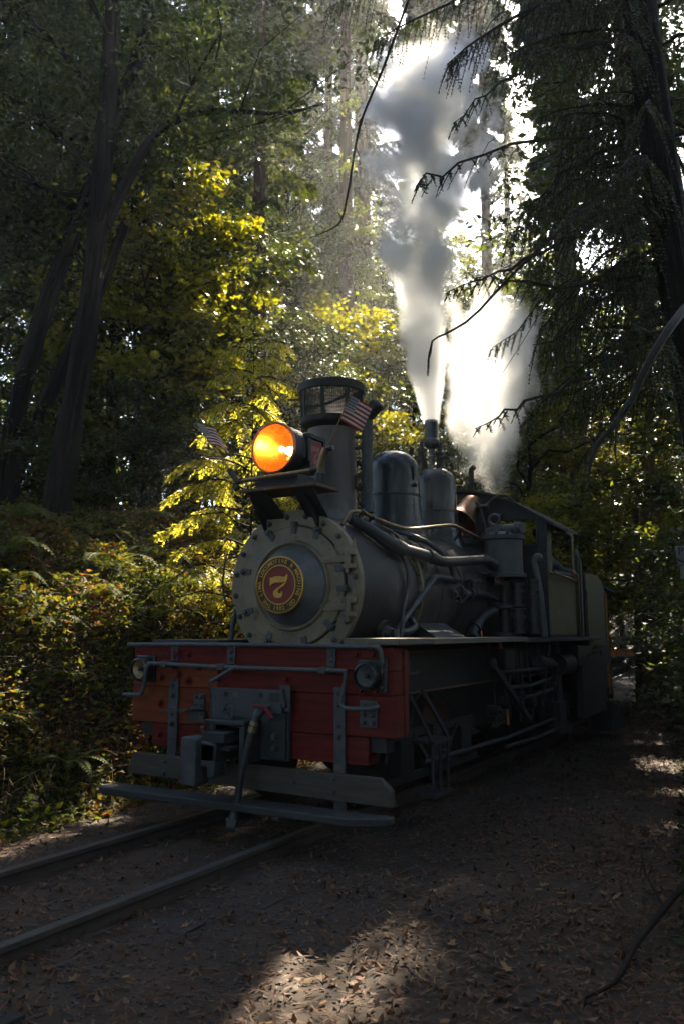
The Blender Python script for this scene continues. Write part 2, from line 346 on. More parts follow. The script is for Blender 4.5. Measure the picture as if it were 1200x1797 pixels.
# large single leaves lying on the path: five lobed maple leaves and plain oval ones
def maple(lob, curl):
    b = MB(); ring = []
    for i in range(11):
        a = PI*(-.5) + 2*PI*(i+.5)/11; r_ = (1.0 if i % 2 == 0 else lob)*(1.1 - .25*abs(math.cos(a*1.0)) )
        x, y = r_*math.cos(a), r_*math.sin(a); ring.append((x, y, curl*(x*x+y*y)*(.6+.4*math.sin(3*a))))
    V = [(0,0,0)] + ring + [(0,-1.6,.1)]
    return b.add(V, [(0, i+1, (i+1) % 11+1) for i in range(11)] + [(0, 11, 12), ])
lm = [maple(.45,.25).mesh('leaf', YLEAF), maple(.55,.4).mesh('leaf', YLEAF), maple(.8,.5).mesh('leaf', LITTER),
      MB().add([(0,-1,0),(.38,-.2,.12),(.3,.5,.1),(0,1.1,.25),(-.3,.5,.14),(-.38,-.2,.05)], [(0,1,2,3),(0,3,4,5)]).mesh('leaf', YLEAF),
      MB().add([(0,-1,0),(.38,-.2,.2),(.3,.5,.2),(0,1.1,.1),(-.3,.5,.2),(-.38,-.2,.22)], [(0,1,2,3),(0,3,4,5)]).mesh('leaf', LITTER)]
nl = 0
while nl < 290:
    y = -4.2 + 8.5*rnd.random()**1.6; x = rnd.uniform(-1.2, 4.4)
    if rnd.random() > .25 + .75*min(1, max(0, (x-.9)/1.2)): continue
    if abs(abs(x)-.487) < .1 or (y > -.35 and -1.4 < x < 1.3): continue
    o = obj('leaf', lm[rnd.choice([0,0,1,2,3,3,4])], ground, loc=(x, y, float(gh(x, y))+.014))
    o.rotation_euler = (rnd.gauss(0,.28), rnd.gauss(0,.28), rnd.uniform(0,6.3)); s_ = rnd.uniform(.018,.042); o.scale = (s_, s_*rnd.uniform(.8,1.1), s_); nl += 1

# ------------------------------------------------------------------ track: two rails on sleepers
track = thing('railway_track', 'narrow gauge railway track of two rusty rails leading under the locomotive', 'railway track', (0,0,0))
def railmb(off):
    prof = [(-.055,-.13),(.055,-.13),(.055,-.118),(.012,-.105),(.010,-.04),(.03,-.03),(.03,-.004),(.024,0),(-.024,0),(-.03,-.004),(-.03,-.03),(-.010,-.04),(-.012,-.105),(-.055,-.118)]
    ys = [-9,-4] + list(np.arange(0, 9, 3)) + list(np.arange(9, 34, 1.5)); b = MB(); V = []; n = len(prof)
    for y in ys:
        e = .01; dx = float(trackx(y+e)-trackx(y-e))/(2*e); l = math.hypot(dx,1); X0 = float(trackx(y))
        for (u, z) in prof: V.append((X0 + (off+u)/l, y - (off+u)*dx/l, z))
    F = []; F2 = []
    for i in range(len(ys)-1):
        for k in range(n):
            q = (i*n+k, i*n+(k+1) % n, (i+1)*n+(k+1) % n, (i+1)*n+k); (F2 if k in (7,) else F).append(q)
    b.add(V, F); b.mi = 1; b.add(V, F2); return b
for off in (-.487, .487): railmb(off).build('rail', [RAILM, RAILTOP], track)
slm = MB().box(-.95,.95,-.10,.10,-.14,0).mesh('sleeper', TIEM); spk = MB().box(-.02,.02,-.015,.015,0,.03).mesh('spike', RUST)
y = -6.2
while y < 20:
    e = .01; dx = float(trackx(y+e)-trackx(y-e))/(2*e)
    s_ = obj('sleeper', slm, track, bevel=0, loc=(float(trackx(y))+rnd.uniform(-.06,.06), y, -.114+rnd.uniform(-.012,.006))); s_.rotation_euler = (rnd.gauss(0,.01), rnd.gauss(0,.01), -math.atan(dx)+rnd.gauss(0,.03))
    if y < 0:
        for x in (-.56,-.41,.41,.56): obj('spike', spk, s_, loc=(x, rnd.uniform(-.04,.04), 0))
    y += .56

# ------------------------------------------------------------------ locomotive
loco = thing('locomotive', 'black geared steam locomotive with red timber front beam and number 7 plate', 'steam locomotive')
X0 = .05
ZB = 1.724       # boiler centre height
boltme = MB().lathe([(.022,0),(.022,-.008),(.014,-.008),(.014,-.026),(.011,-.03)], (0,0,0), 'y', 6, cap0=False).mesh('bolt', GREYIRON)
boltred = MB().lathe([(.034,0),(.034,-.007),(.018,-.007),(.018,-.032),(.012,-.036)], (0,0,0), 'y', 6, cap0=False).mesh('bolt', REDW)
def bolts(parent, pts, me=boltme, sc=1.0, rz=0):
    for p in pts:
        o = obj('bolt', me, parent, loc=p); o.rotation_euler = (0, rnd.uniform(0,1), rz); o.scale = (sc,)*3

# --- front beam of planks
beam = MB().box(-1.10,1.10,.035,.16,.55,1.235).build('front_beam', IRON2, loco)
for (z0, z1, hx, m) in ((1.098,1.256,1.178,REDW),(.934,1.095,1.180,REDO),(.652,.931,1.184,REDO)):
    for (a, b_) in ((-hx, -.30+rnd.uniform(-.02,.02)), (None, hx)):
        if a is None: a = -.30
        mm = REDO if (a < -.5 and m is REDO) else REDW
        MB().box(a, b_-.002 if b_ < 0 else b_, 0, .15, z0, z1).build('plank', mm, beam, bevel=.006)
MB().box(-.965,-.345,.004,.15,.475,.649).build('plank', REDW, beam, bevel=.006)
MB().box(.36,.985,.004,.15,.462,.649).build('plank', REDW, beam, bevel=.006)
MB().box(1.0,1.19,.151,.22,.66,1.24).build('end_block', REDW, beam, bevel=.006)
for x, z in ((-.72,1.19),(-.61,1.19),(-.70,1.03),(-.72,.985),(-.60,.985),(-.88,1.0),(-.75,1.09),(-.50,1.09),(.32,1.02),(-.30,1.005),(-.88,.80),(-.88,.56),(.90,1.205),(1.03,1.21),(.93,.965),(1.05,.965)):
    bolts(beam, [(x, 0, z)], boltred, rnd.uniform(.85,1.15))
# vertical straps carrying the lower boards
for x, zt, zb in ((-.735,.995,.22),(.772,.985,.10)):
    s_ = MB().box(x-.045,x+.045,-.03,-.003,zb,zt).build('strap', GREYIRON, loco, bevel=.008)
    bolts(s_, [(x,-.03,zt-.12),(x,-.03,zt-.34),(x,-.03,.33),(x,-.03,.27)], sc=1.1)
    each(MB().cyl((x,-.031,zt-.05),(x,-.036,zt-.05),.016,10).cyl((x,-.031,zt-.27),(x,-.036,zt-.27),.014,10), 'bolt_hole', BLACKP, s_)
# small plates
for (xa, xb, za, zb, pts) in ((-.53,-.43,.765,.895,[(-.505,.87),(-.455,.87),(-.505,.80),(-.455,.80)]),(.925,1.065,.715,.90,[(x_,z_) for x_ in (.96,1.03) for z_ in (.865,.805,.75)])):
    p = MB().box(xa,xb,-.018,-.003,za,zb).build('bolted_plate', GREYIRON, loco, bevel=.005); bolts(p, [(x_,-.018,z_) for x_, z_ in pts])
p = MB().bar((-.735,-.12,.765),(-.56,-.12,.765),.09,.014).bar((-.56,-.12,.765),(-.50,-.10,.79),.09,.014).bar((-.50,-.10,.79),(-.42,-.04,.79),.1,.014).box(-.56,-.40,-.05,-.019,.68,.765).build('step_bracket', GREYIRON, loco)
# grab bar across the beam
def zz(pts): return [Vector(p) for p in pts]
g = MB().tube([(-1.19,-.10,.865),(-1.08,-.11,.868),(-1.0,-.12,.875),(-.97,-.12,.90),(-.925,-.13,1.07),(-.90,-.13,1.105),(-.86,-.13,1.118),(-.3,-.13,1.105),(.3,-.13,1.10),(.84,-.13,1.10),(.875,-.13,1.085),(.88,-.13,1.05),(.845,-.13,.895),(.86,-.13,.865),(.90,-.13,.852),(1.06,-.12,.855),(1.12,-.10,.875)], .0165, 10, smooth=3).build('grab_bar', GREYIRON, loco)
for x, z in ((-.74,1.115),(-.18,1.105),(.70,1.10)):
    c = MB().box(x-.035,x+.035,-.02,-.003,z-.02,1.25).box(x-.03,x+.03,-.15,-.02,z-.022,z+.022).build('bar_bracket', GREYIRON, g, bevel=.004); bolts(c, [(x,-.02,1.21),(x,-.02,1.16)], sc=.8)
MB().tube([(-.04,-.13,1.115),(-.18,-.17,1.03),(-.235,-.18,1.0)], .015, 8).tube([(-.235,-.195,1.0),(-.25,-.195,.985),(-.235,-.195,.97),(-.22,-.195,.985),(-.235,-.195,1.0)], .006, 6).build('uncoupling_lever', GREYIRON, g)
# pin chain
def chain(name, pts, parent, link=.034, r=.004, mat=IRON):
    b = MB(); pts = [Vector(p) for p in pts]; k = 0
    for a, c in zip(pts[:-1], pts[1:]):
        L = (c-a).length; n = max(1, int(L/link)); d = (c-a)/n
        for i in range(n):
            o = a + d*(i+.5); u = d.normalized(); v = u.cross(Vector((0,1,0)) if k % 2 else Vector((1,0,0))).normalized(); k += 1
            ring = [o + u*(math.cos(t)*link*.62) + v*(math.sin(t)*link*.32) for t in [2*PI*j/8 for j in range(9)]]
            b.tube(ring, r, 5, caps=False)
    return b.build(name, mat, parent)
chain('pin_chain', [(-.235,-.195,.965),(-.24,-.17,.84),(-.245,-.16,.72),(-.22,-.22,.60)], loco, .026, .0035)
# top rail
MB().tube([(-1.2,-.06,1.262),(-.2,-.06,1.268),(1.0,-.06,1.262),(1.09,-.06,1.255),(1.115,-.055,1.22),(1.12,-.05,1.15)], .017, 10, smooth=3).build('top_handrail', GREYIRON, loco)
b = MB().box(1.09,1.14,-.02,-.003,.955,1.19).build('corner_strap', GREYIRON, loco, bevel=.004); bolts(b, [(1.115,-.02,z) for z in (1.16,1.10,.99)], sc=.9)
# marker lamps
for x in (-1.03, 1.02):
    l = MB().box(x-.095,x+.095,-.035,-.004,.965,1.175).build('marker_lamp', DOMEM, loco, bevel=.008)
    MB().lathe([(.078,-.035),(.088,-.06),(.088,-.115),(.078,-.12),(.074,-.10)], (x,0,1.07), 'y', 28, cap0=False, cap1=False).build('lamp_ring', DOMEM, l)
    MB().lathe([(.076,-.095),(.055,-.085),(.02,-.07),(.001,-.068)], (x,0,1.07), 'y', 28, cap0=False, cap1=False).build('reflector', GREYIRON if x > 0 else BRASSD, l)
    MB().lathe([(.018,-.07),(.018,-.10),(.012,-.108)], (x,0,1.07), 'y', 12).build('bulb', GLASSY, l)
# coupler pocket, coupler, knuckle
cp = MB().box(-.345,.36,-.045,-.003,.45,.945).build('coupler_plate', GREYIRON, loco, bevel=.006)
MB().box(.205,.355,-.07,-.046,.46,.93).build('side_plate', IRON, cp, bevel=.006)
bolts(cp, [(-.20,-.045,.80),(.16,-.045,.80),(-.20,-.045,.60),(.27,-.07,.54),(.27,-.07,.62)], sc=1.5)
each(MB().cyl((-.2,-.046,.90),(-.2,-.05,.90),.02,10).cyl((.12,-.046,.905),(.12,-.05,.905),.02,10), 'bolt_hole', BLACKP, cp)
hx = MB()   # open box
hx.box(-.225,.13,-.26,-.046,.70,.735).box(.085,.13,-.258,-.046,.44,.699).box(-.225,-.185,-.18,-.046,.44,.699).box(-.183,.083,-.10,-.046,.44,.47)
hx.build('coupler_pocket', IRON, loco, bevel=.008)
MB().tube([(-.10,-.15,.735),(-.10,-.15,.80),(-.075,-.15,.825),(-.05,-.15,.80),(-.05,-.15,.735)], .009, 8, smooth=2).box(-.115,-.035,-.19,-.11,.736,.757).build('lift_eye', GREYIRON, loco)
k = MB().box(-.17,.03,-.36,-.04,.585,.66).box(-.17,-.02,-.38,-.10,.46,.583)
k.cyl((-.15,-.36,.665),(-.15,-.36,.70),.022,8).box(-.10,.06,-.33,-.12,.53,.565)
k.build('coupler_shank', IRON, loco, bevel=.01)
kn = MB().prism([(-.30,.30),(-.30,.61),(-.285,.625),(-.175,.625),(-.16,.61),(-.16,.30),(-.175,.29),(-.285,.29)], (0,-.43,0), (1,0,0), (0,0,1), (0,.16,0))
kn.prism([(-.158,.42),(-.158,.60),(-.06,.59),(-.03,.56),(-.03,.36),(-.07,.345),(-.10,.345),(-.10,.42)], (0,-.38,0), (1,0,0), (0,0,1), (0,.13,0))
kn.build('coupler_knuckle', GREYIRON, loco, bevel=.012)
# air hose
hs = MB().tube([(.215,-.20,.80),(.205,-.235,.74),(.17,-.25,.60),(.135,-.26,.45),(.105,-.265,.30),(.09,-.265,.18),(.08,-.27,.12)], .026, 12, smooth=4).build('air_hose', IRON, loco)
MB().tube([(.28,-.05,.83),(.24,-.12,.835),(.215,-.19,.805),(.212,-.215,.77)], .034, 12, smooth=3).box(.24,.36,-.13,-.046,.79,.86).build('angle_cock', GREYIRON, hs)
MB().box(.315,.405,-.09,-.071,.80,.985).prism([(0,0),(.05,.0),(.02,.13)], (.335,-.0905,.83), (1,0,0), (0,0,1), (0,-.03,0)).build('hose_bracket', GREYIRON, hs, bevel=.004)
MB().bar((.17,-.20,.845),(.29,-.235,.84),.03,.012).bar((.29,-.235,.84),(.37,-.26,.765),.03,.012).build('red_handle', REDP, hs)
for p, q in (((.207,-.235,.735),(.20,-.24,.71)),((.20,-.242,.70),(.19,-.246,.665)),((.094,-.265,.185),(.09,-.266,.15))): MB().cyl(p, q, .034, 14).build('hose_clamp', BRASSD, hs)
MB().tube([(.08,-.27,.125),(.07,-.28,.075),(.055,-.285,.05)], [.03,.036,.05], 12).cyl((.03,-.30,.045),(.08,-.27,.03),.055,14).build('gladhand', GREYIRON, hs)
# lower boards
bd = MB().prism([(-1.115,.315),(-1.06,.425),(1.12,.405),(1.205,.33),(1.205,.225),(-1.115,.265)], (0,-.10,0), (1,0,0), (0,0,1), (0,.055,0)).build('pilot_board', GREYW, loco, bevel=.006)
bolts(bd, [(x,-.10,z) for x in (-.735,.772) for z in (.375,.29)] + [(-.36,-.10,.33),(.45,-.10,.33)], sc=.9)
fb = MB().prism([(-1.24,-.12),(-1.22,-.30),(-1.15,-.335),(1.0,-.335),(1.235,-.22),(1.24,-.12)], (0,0,.135), (1,0,0), (0,1,0), (0,0,.05)).build('foot_board', DARKW, loco, bevel=.008)
MB().box(-.74,-.66,-.14,.10,.08,.134).box(.70,.78,-.14,.10,.08,.134).box(-.745,-.73,-.044,-.02,.1,.26).build('foot_board_hanger', IRON, fb)

# --- running boards and front deck
MB().box(.80,1.235,-.025,.55,1.275,1.32).build('running_board', DECKW, loco, bevel=.006)
MB().box(.80,1.235,.553,2.80,1.272,1.316).build('running_board', DECKW, loco, bevel=.006)
MB().box(.80,1.20,2.803,6.0,1.262,1.30).build('running_board', IRON, loco, bevel=.004)
for i, (a, b_) in enumerate(((-1.15,-.62),(-.615,-.45))): MB().box(a, b_, .165, .9, 1.262, 1.30).build('deck_plate', IRON, loco, bevel=.004)
MB().box(-1.15,-.80,.903,4.0,1.262,1.30).build('running_board', IRON, loco)
MB().box(-.75,.78,.165,.47,1.10,1.235).build('saddle_frame', IRON2, loco)

# --- smokebox and its front
MB().lathe([(.30,.50),(.612,.50),(.612,1.56)], (X0,0,ZB), 'y', 64, cap1=False).build('smokebox', BOILERM, loco)
fr = MB().lathe([(.40,.5),(.40,.482),(.60,.478),(.618,.482),(.624,.492),(.624,.53),(.613,.54)], (X0,0,ZB), 'y', 72, cap1=False).build('smokebox_front', GRAPHITE, loco)
CX_, CZ = .055, 1.73
dr = MB().lathe([(.482,.48),(.482,.462),(.474,.454),(.372,.448),(.366,.446),(.36,.430),(.352,.420),(.342,.420),(.334,.430),(.330,.446),(.322,.448)], (CX_,0,CZ), 'y', 72, cap0=False).build('smokebox_door', GRAPHITE, fr)
MB().lathe([(.325,.448),(.31,.425),(.27,.375),(.23,.33),(.21,.30),(.205,.27)], (CX_+.01,0,CZ-.002), 'y', 64, cap0=False).build('door_dome', GRAPHITE2, fr)
bolts(fr, [(X0+.572*math.cos(2*PI*i/20+.11), .478, ZB+.572*math.sin(2*PI*i/20+.11)) for i in range(20)], sc=1.15)
dog = MB().lathe([(.03,0),(.03,-.02),(.02,-.02),(.02,-.05),(.012,-.055)], (0,0,0), 'y', 8, cap0=False).prism([(-.022,-.075),(.022,-.075),(.028,.02),(-.028,.02)], (0,-.028,0), (1,0,0), (0,0,1), (0,.02,0)).mesh('door_clamp', GREYIRON)
for a in (15,62,88,118,165,205,242,285,318,356):
    t = R(a); o = obj('door_clamp', dog, fr, loc=(CX_+.495*math.cos(t), .470, CZ+.495*math.sin(t))); o.rotation_euler = (0, -(t - PI/2) + rnd.uniform(-.3,.3), 0)
for z in (1.925, 1.555):
    h = MB().bar((.33,.440,z),(.56,.440,z),.022,.055,(0,0,1)).cyl((.575,.435,z-.075),(.575,.435,z+.06),.026,12).box(.535,.635,.42,.475,z+.03,z+.075).box(.535,.635,.42,.475,z-.075,z-.04)
    h.cyl((.575,.43,z-.115),(.575,.43,z-.075),.018,6).prism([(-.05,0),(.05,0),(.03,.09),(.0,.03),(-.03,.08)], (.585,.47,z+.075), (1,0,0), (0,0,1), (0,.012,0)).build('door_hinge', GRAPHITE, fr, bevel=.004)
MB().tube([(-.50,.47,2.0),(-.545,.42,2.01),(-.575,.40,1.97),(-.60,.40,1.75),(-.57,.41,1.6),(-.55,.44,1.585),(-.52,.47,1.585)], .008, 8, smooth=4).build('front_handle', IRON, fr)
MB().tube([(-.53,.5,1.56),(-.54,.46,1.40),(-.54,.44,1.27)], .022, 10).build('drain_pipe', IRON, loco)
for a0_, a1_ in ((-88,-35),(-20,24),(38,84)): MB().tube([(CX_+.488*math.cos(R(a)), .4735, CZ+.488*math.sin(R(a))) for a in np.linspace(a0_, a1_, 14)], .0065, 6).build('door_gap_shade', BLACKP, fr)  # black arcs laid in for the shade inside the door gap
# number plate
px_, py_, pz_ = .07, .262, 1.728
pl = MB().lathe([(.20,.008),(.222,.004),(.226,-.004),(.224,-.014),(.214,-.018),(.212,-.010),(.158,-.010),(.156,-.018),(.147,-.018),(.145,-.008)], (px_,py_,pz_), 'y', 64, cap1=False).build('number_plate', GOLD, loco)
MB().lathe([(.2115,-.0085),(.2110,-.0112),(.1585,-.0112)], (px_,py_,pz_), 'y', 64, cap0=False, cap1=False).build('lettering_band', M('band dark brass', (.06,.04,.018), (.035,.024,.012), 20, .5, .6, metal=.3), pl)
MB().lathe([(.1455,-.006),(.145,-.009)], (px_,py_,pz_), 'y', 64).build('plate_field', REDP, pl)
seven = [(-.38,.255),(-.25,.265),(-.155,.3),(.035,.294),(.18,.265),(.27,.29),(.32,.36),(.357,.353),(.357,.245),(.32,.09),(.226,-.03),(.036,-.127),(-.02,-.176),(-.05,-.245),(0,-.30),(.07,-.294),(.107,-.225),(.155,-.225),(.16,-.343),(.107,-.43),(-.036,-.465),(-.18,-.43),(-.245,-.32),(-.226,-.225),(-.107,-.127),(.107,-.01),(.226,.07),(.26,.12),(.13,.084),(-.155,.088),(-.27,.05),(-.357,-.03),(-.38,-.03)]
MB().prism([(a*.226, b_*.226) for a, b_ in seven], (px_,py_-.009,pz_), (1,0,0), (0,0,1), (0,-.008,0)).build('numeral', GOLD, pl)
def glyph(ch, size):
    c = bpy.data.curves.new('glyph', 'FONT'); c.body = ch; c.size = size; c.align_x = 'CENTER'; c.align_y = 'CENTER'; c.offset = size*.02; c.resolution_u = 2
    o = bpy.data.objects.new('glyph', c); COL.objects.link(o); dg = bpy.context.evaluated_depsgraph_get(); me = bpy.data.meshes.new_from_object(o.evaluated_get(dg))
    V = [tuple(v.co) for v in me.vertices]; F = [tuple(p.vertices) for p in me.polygons]
    bpy.data.objects.remove(o); bpy.data.curves.remove(c); bpy.data.meshes.remove(me); return V, F
_gc = {}
def text_mesh(items, o, u, v):
    """items: (char, x, y, rot, size) on the plane o + u x + v y"""
    o = Vector(o); u = Vector(u); v = Vector(v); b = MB()
    for ch, x, y, a, sz in items:
        if ch == ' ': continue
        if (ch, sz) not in _gc: _gc[(ch, sz)] = glyph(ch, sz)
        V, F = _gc[(ch, sz)]; c, s_ = math.cos(a), math.sin(a)
        b.add([o + u*(x+p[0]*c-p[1]*s_) + v*(y+p[0]*s_+p[1]*c) for p in V], F)
    return b
it = []; tx = 'THE LIMA LOCOMOTIVE & MACHINE CO.'; a0, a1 = 242, -62
for i, ch in enumerate(tx):
    a = R(a0 + (a1-a0)*i/(len(tx)-1)); it.append((ch, .185*math.cos(a), .185*math.sin(a), a-PI/2, .044))
for i, ch in enumerate('1902'):
    a = R(257 + 26*i/3); it.append((ch, .185*math.cos(a), .185*math.sin(a), a+PI/2, .046))
text_mesh(it, (px_, py_-.0135, pz_), (1,0,0), (0,0,1)).build('lettering', GOLD, pl)

# --- boiler
bo = MB().lathe([(.60,1.56),(.60,2.55),(.635,3.2),(.66,4.02)], (X0,0,ZB), 'y', 64, cap0=False).build('boiler', BOILERM, loco)
fl = MB().lathe([(.605,1.54),(.648,1.545),(.65,1.585),(.603,1.59)], (X0,0,ZB), 'y', 64, cap0=False, cap1=False).build('boiler_flange', BANDM, loco)
rv = MB().sph((0,0,0), .014, 8, 5).mesh('rivet', GREYIRON)
for i in range(30):
    t = R(-70 + 200*i/29); obj('rivet', rv, fl, loc=(X0+.63*math.cos(t), 1.54, ZB+.63*math.sin(t)))
for y, r_ in ((2.10,.602),(2.62,.606),(3.22,.639),(3.7,.655)): MB().lathe([(r_,y-.02),(r_+.006,y-.018),(r_+.006,y+.018),(r_,y+.02)], (X0,0,ZB), 'y', 64, cap0=False, cap1=False).build('boiler_band', IRON, loco)
MB().hexa([(.42,1.75,1.20),(.95,1.25,1.30),(.95,1.95,1.30),(.42,2.5,1.20),(.42,1.8,1.50),(.95,1.27,1.315),(.95,1.93,1.315),(.42,2.45,1.50)]).build('gusset_plate', GREYIRON, loco)
# washout flange and pipes on the smokebox side
wf = MB().lathe([(.14,0),(.14,.02),(.075,.025),(.06,.09),(.085,.095),(.085,.12),(.05,.125),(.045,.2)], (0,0,0), 'x', 20, cap0=False).mesh('blow_off_flange', IRON)
o = obj('blow_off_flange', wf, loco, loc=(.50,1.0,1.42)); o.rotation_euler = (0, R(22), R(-6))
bolts(o, [], sc=1)
MB().tube([(.70,1.02,1.37),(.74,1.10,1.36),(.76,1.25,1.40),(.70,1.30,1.47)], .032, 10, smooth=3).tube([(.70,1.0,1.38),(.72,.98,1.30),(.70,.95,1.27)], .03, 8).build('blow_off_pipe', IRON, loco)
# --- chimney
st = MB().lathe([(.30,0),(.27,.02),(.24,.06),(.222,.12),(.215,.2),(.215,.86)], (X0,1.08,2.30), 'z', 40).build('smokestack', STACKM, loco)
cap = MB().lathe([(.216,3.14),(.262,3.17),(.275,3.19),(.275,3.235),(.268,3.24),(.215,3.215)], (X0,1.08,0), 'z', 48, cap0=False, cap1=False)
cap.lathe([(.292,3.47),(.300,3.475),(.300,3.545),(.292,3.55),(.282,3.55),(.282,3.47),(.292,3.47)], (X0,1.08,0), 'z', 48, cap0=False, cap1=False)
for i in range(8):
    a = 2*PI*i/8+.25; cap.bar((X0+.27*math.cos(a),1.08+.27*math.sin(a),3.20),(X0+.285*math.cos(a),1.08+.285*math.sin(a),3.50),.035,.01,(math.cos(a),math.sin(a),0))
cap.bar((X0-.29,1.08,3.54),(X0+.29,1.08,3.54),.02,.012).bar((X0,.79,3.535),(X0,1.37,3.535),.02,.012).bar((X0-.36,.95,3.44),(X0-.26,.98,3.44),.015,.015)
cap.build('spark_arrester', IRON2, st)
sc = MB()
for j in range(21):
    z = 3.235 + .235*j/20; r_ = .268 + .016*j/20; sc.tube([(X0+r_*math.cos(2*PI*k/40), 1.08+r_*math.sin(2*PI*k/40), z) for k in range(41)], .0036, 3, caps=False)
for k in range(110):
    a = 2*PI*k/110; sc.tube([(X0+.268*math.cos(a),1.08+.268*math.sin(a),3.235),(X0+.284*math.cos(a),1.08+.284*math.sin(a),3.47)], .0034, 3, caps=False)
sc.build('spark_screen', MESHW, st)
bp = MB().tube([(.385,1.12,2.38),(.385,1.12,2.46),(.385,1.12,2.48)], [.062,.062,.05], 16).tube([(.385,1.12,2.46),(.385,1.12,3.20),(.39,1.12,3.235),(.41,1.115,3.265)], .049, 16).build('blower_pipe', GREYIRON, loco)
MB().lathe([(.05,0),(.062,0),(.062,.16),(.05,.16),(.05,.02)], (0,0,0), 'z', 18, cap0=False, cap1=False).build('open_pipe_end', IRON, bp, loc=(.385,1.118,3.235)).rotation_euler = (0, R(48), 0)
each(MB().box(.27,.34,1.1,1.13,3.05,3.07).box(.27,.34,1.1,1.13,2.95,2.97).box(.27,.345,1.1,1.13,2.60,2.62).box(.27,.345,1.1,1.13,2.70,2.72).box(.275,.29,1.1,1.13,2.62,2.70), 'pipe_bracket', IRON, bp)
# --- headlight
hy, hz, hxx = .20, 2.815, .035
sh = MB().box(-.29,.43,.19,.56,2.478,2.503).build('headlight_shelf', RUST, loco, bevel=.004)
each(MB().prism([(0,0),(.10,.0),(.43,-.27),(.43,-.36),(.30,-.36)], (-.23,.22,2.477), (0,1,0), (0,0,1), (.014,0,0)).prism([(0,0),(.10,.0),(.43,-.27),(.43,-.36),(.30,-.36)], (.28,.22,2.477), (0,1,0), (0,0,1), (.014,0,0)).hexa([(-.24,.215,2.476),(-.05,.215,2.476),(-.02,.54,2.24),(-.18,.54,2.24),(-.24,.24,2.476),(-.05,.24,2.476),(-.02,.56,2.24),(-.18,.56,2.24)]).hexa([(.20,.215,2.476),(.39,.215,2.476),(.35,.56,2.22),(.17,.56,2.22),(.20,.24,2.476),(.39,.24,2.476),(.35,.58,2.22),(.17,.58,2.22)]), 'shelf_bracket', IRON2, loco)
MB().box(-.15,.24,.24,.50,2.504,2.60).build('headlight_base', DARKW, loco, bevel=.006)
hl = MB().lathe([(.205,0),(.209,.02),(.205,.05),(.20,.22)], (hxx,hy+.0,hz), 'y', 48, cap0=False).build('headlight', IRON, loco)
MB().lathe([(.209,-.012),(.212,0),(.209,.012),(.192,.012),(.190,-.008),(.200,-.016),(.209,-.012)], (hxx,hy,hz), 'y', 48, cap0=False, cap1=False).build('lens_rim', COPPER, hl)
MB().box(hxx-.205,hxx+.205,hy+.20,.615,2.665,2.935).build('lamp_box', IRON, hl, bevel=.008)
MB().box(hxx-.225,hxx+.225,hy+.19,.63,2.915,2.95).box(hxx-.225,hxx+.225,hy+.19,.63,2.65,2.68).box(hxx+.2,hxx+.222,hy+.19,hy+.215,2.68,2.92).box(hxx+.2,hxx+.222,.60,.63,2.68,2.92).build('box_frame', IRON, hl, bevel=.003)
MB().cyl((hxx+.222,hy+.17,2.72),(hxx+.222,hy+.17,2.90),.010,8).cyl((hxx+.222,hy+.11,2.735),(hxx+.222,hy+.11,2.86),.007,8).build('box_hinge', GREYIRON, hl)
np_ = MB().box(hxx+.206,hxx+.211,hy+.225,.59,2.695,2.905).build('side_number_panel', REDP, hl)
MB().prism([(a*.19, b_*.19) for a, b_ in seven], (hxx+.2112,.49,2.80), (0,.9,0), (0,0,1), (.003,0,0)).build('numeral', M('faded rose paint', (.34,.12,.10), (.22,.07,.06), 30, .6), np_)
REFL = M('gilt reflector', (.92,.50,.12), (.70,.34,.06), 5, .2, .34, metal=1)
MB().lathe([(.192,.012),(.175,.06),(.145,.11),(.10,.155),(.05,.18),(.001,.186)], (hxx,hy,hz), 'y', 48, cap0=False, cap1=False).build('reflector', REFL, hl)
lb = MB().tube([(hxx+.035,hy+.10,hz+.0),(hxx+.06,hy+.095,hz-.01),(hxx+.10,hy+.085,hz-.02),(hxx+.118,hy+.08,hz-.022)], [.010,.024,.038,.020], 14).build('bulb', emis('lit bulb and its reflection', (1,.72,.38), 16), hl)  # bulb stretched to a glowing wedge that also stands in for its reflection
MB().cyl((hxx+.05,hy+.115,hz-.07),(hxx+.05,hy+.19,hz-.07),.014,10).build('lamp_holder', BRASSD, hl)
gl = bpy.data.materials.new('amber lens glass'); gl.use_nodes = True; b_ = gl.node_tree.nodes['Principled BSDF']
b_.inputs['Base Color'].default_value = (1,.62,.22,1); b_.inputs['Roughness'].default_value = .22; b_.inputs['Transmission Weight'].default_value = 1; b_.inputs['IOR'].default_value = 1.12
pt = bpy.data.lights.new('headlamp_light', 'POINT'); pt.energy = 1.1; pt.color = (1,.60,.24); pt.shadow_soft_size = .02
po = bpy.data.objects.new('headlamp_light', pt); COL.objects.link(po); po.parent = hl; po.location = (hxx+.03, hy+.06, hz)
# bar and flag sockets in front of the lamp
rb = MB().cyl((-.24,.15,2.565),(.50,.15,2.59),.017,12).build('lamp_guard_bar', BRASSD, loco)
each(MB().cyl((-.29,.15,2.560),(-.235,.15,2.566),.026,12).cyl((.42,.15,2.588),(.505,.15,2.592),.024,12).tube([(-.275,.15,2.56),(-.31,.14,2.61),(-.345,.13,2.665)], .024, 10), 'bar_socket', IRON, rb)
MB().tube([(.495,.15,2.55),(.50,.15,2.60),(.53,.14,2.68),(.565,.13,2.735)], [.02,.028,.028,.03], 12).build('flag_socket', BRASSD, rb)
each(MB().cyl((.57,.13,2.735),(.63,.12,2.735),.02,8).cyl((-.30,.15,2.53),(-.275,.15,2.50),.03,8).cyl((.48,.15,2.50),(.49,.15,2.56),.03,8), 'bar_clamp', IRON, rb)

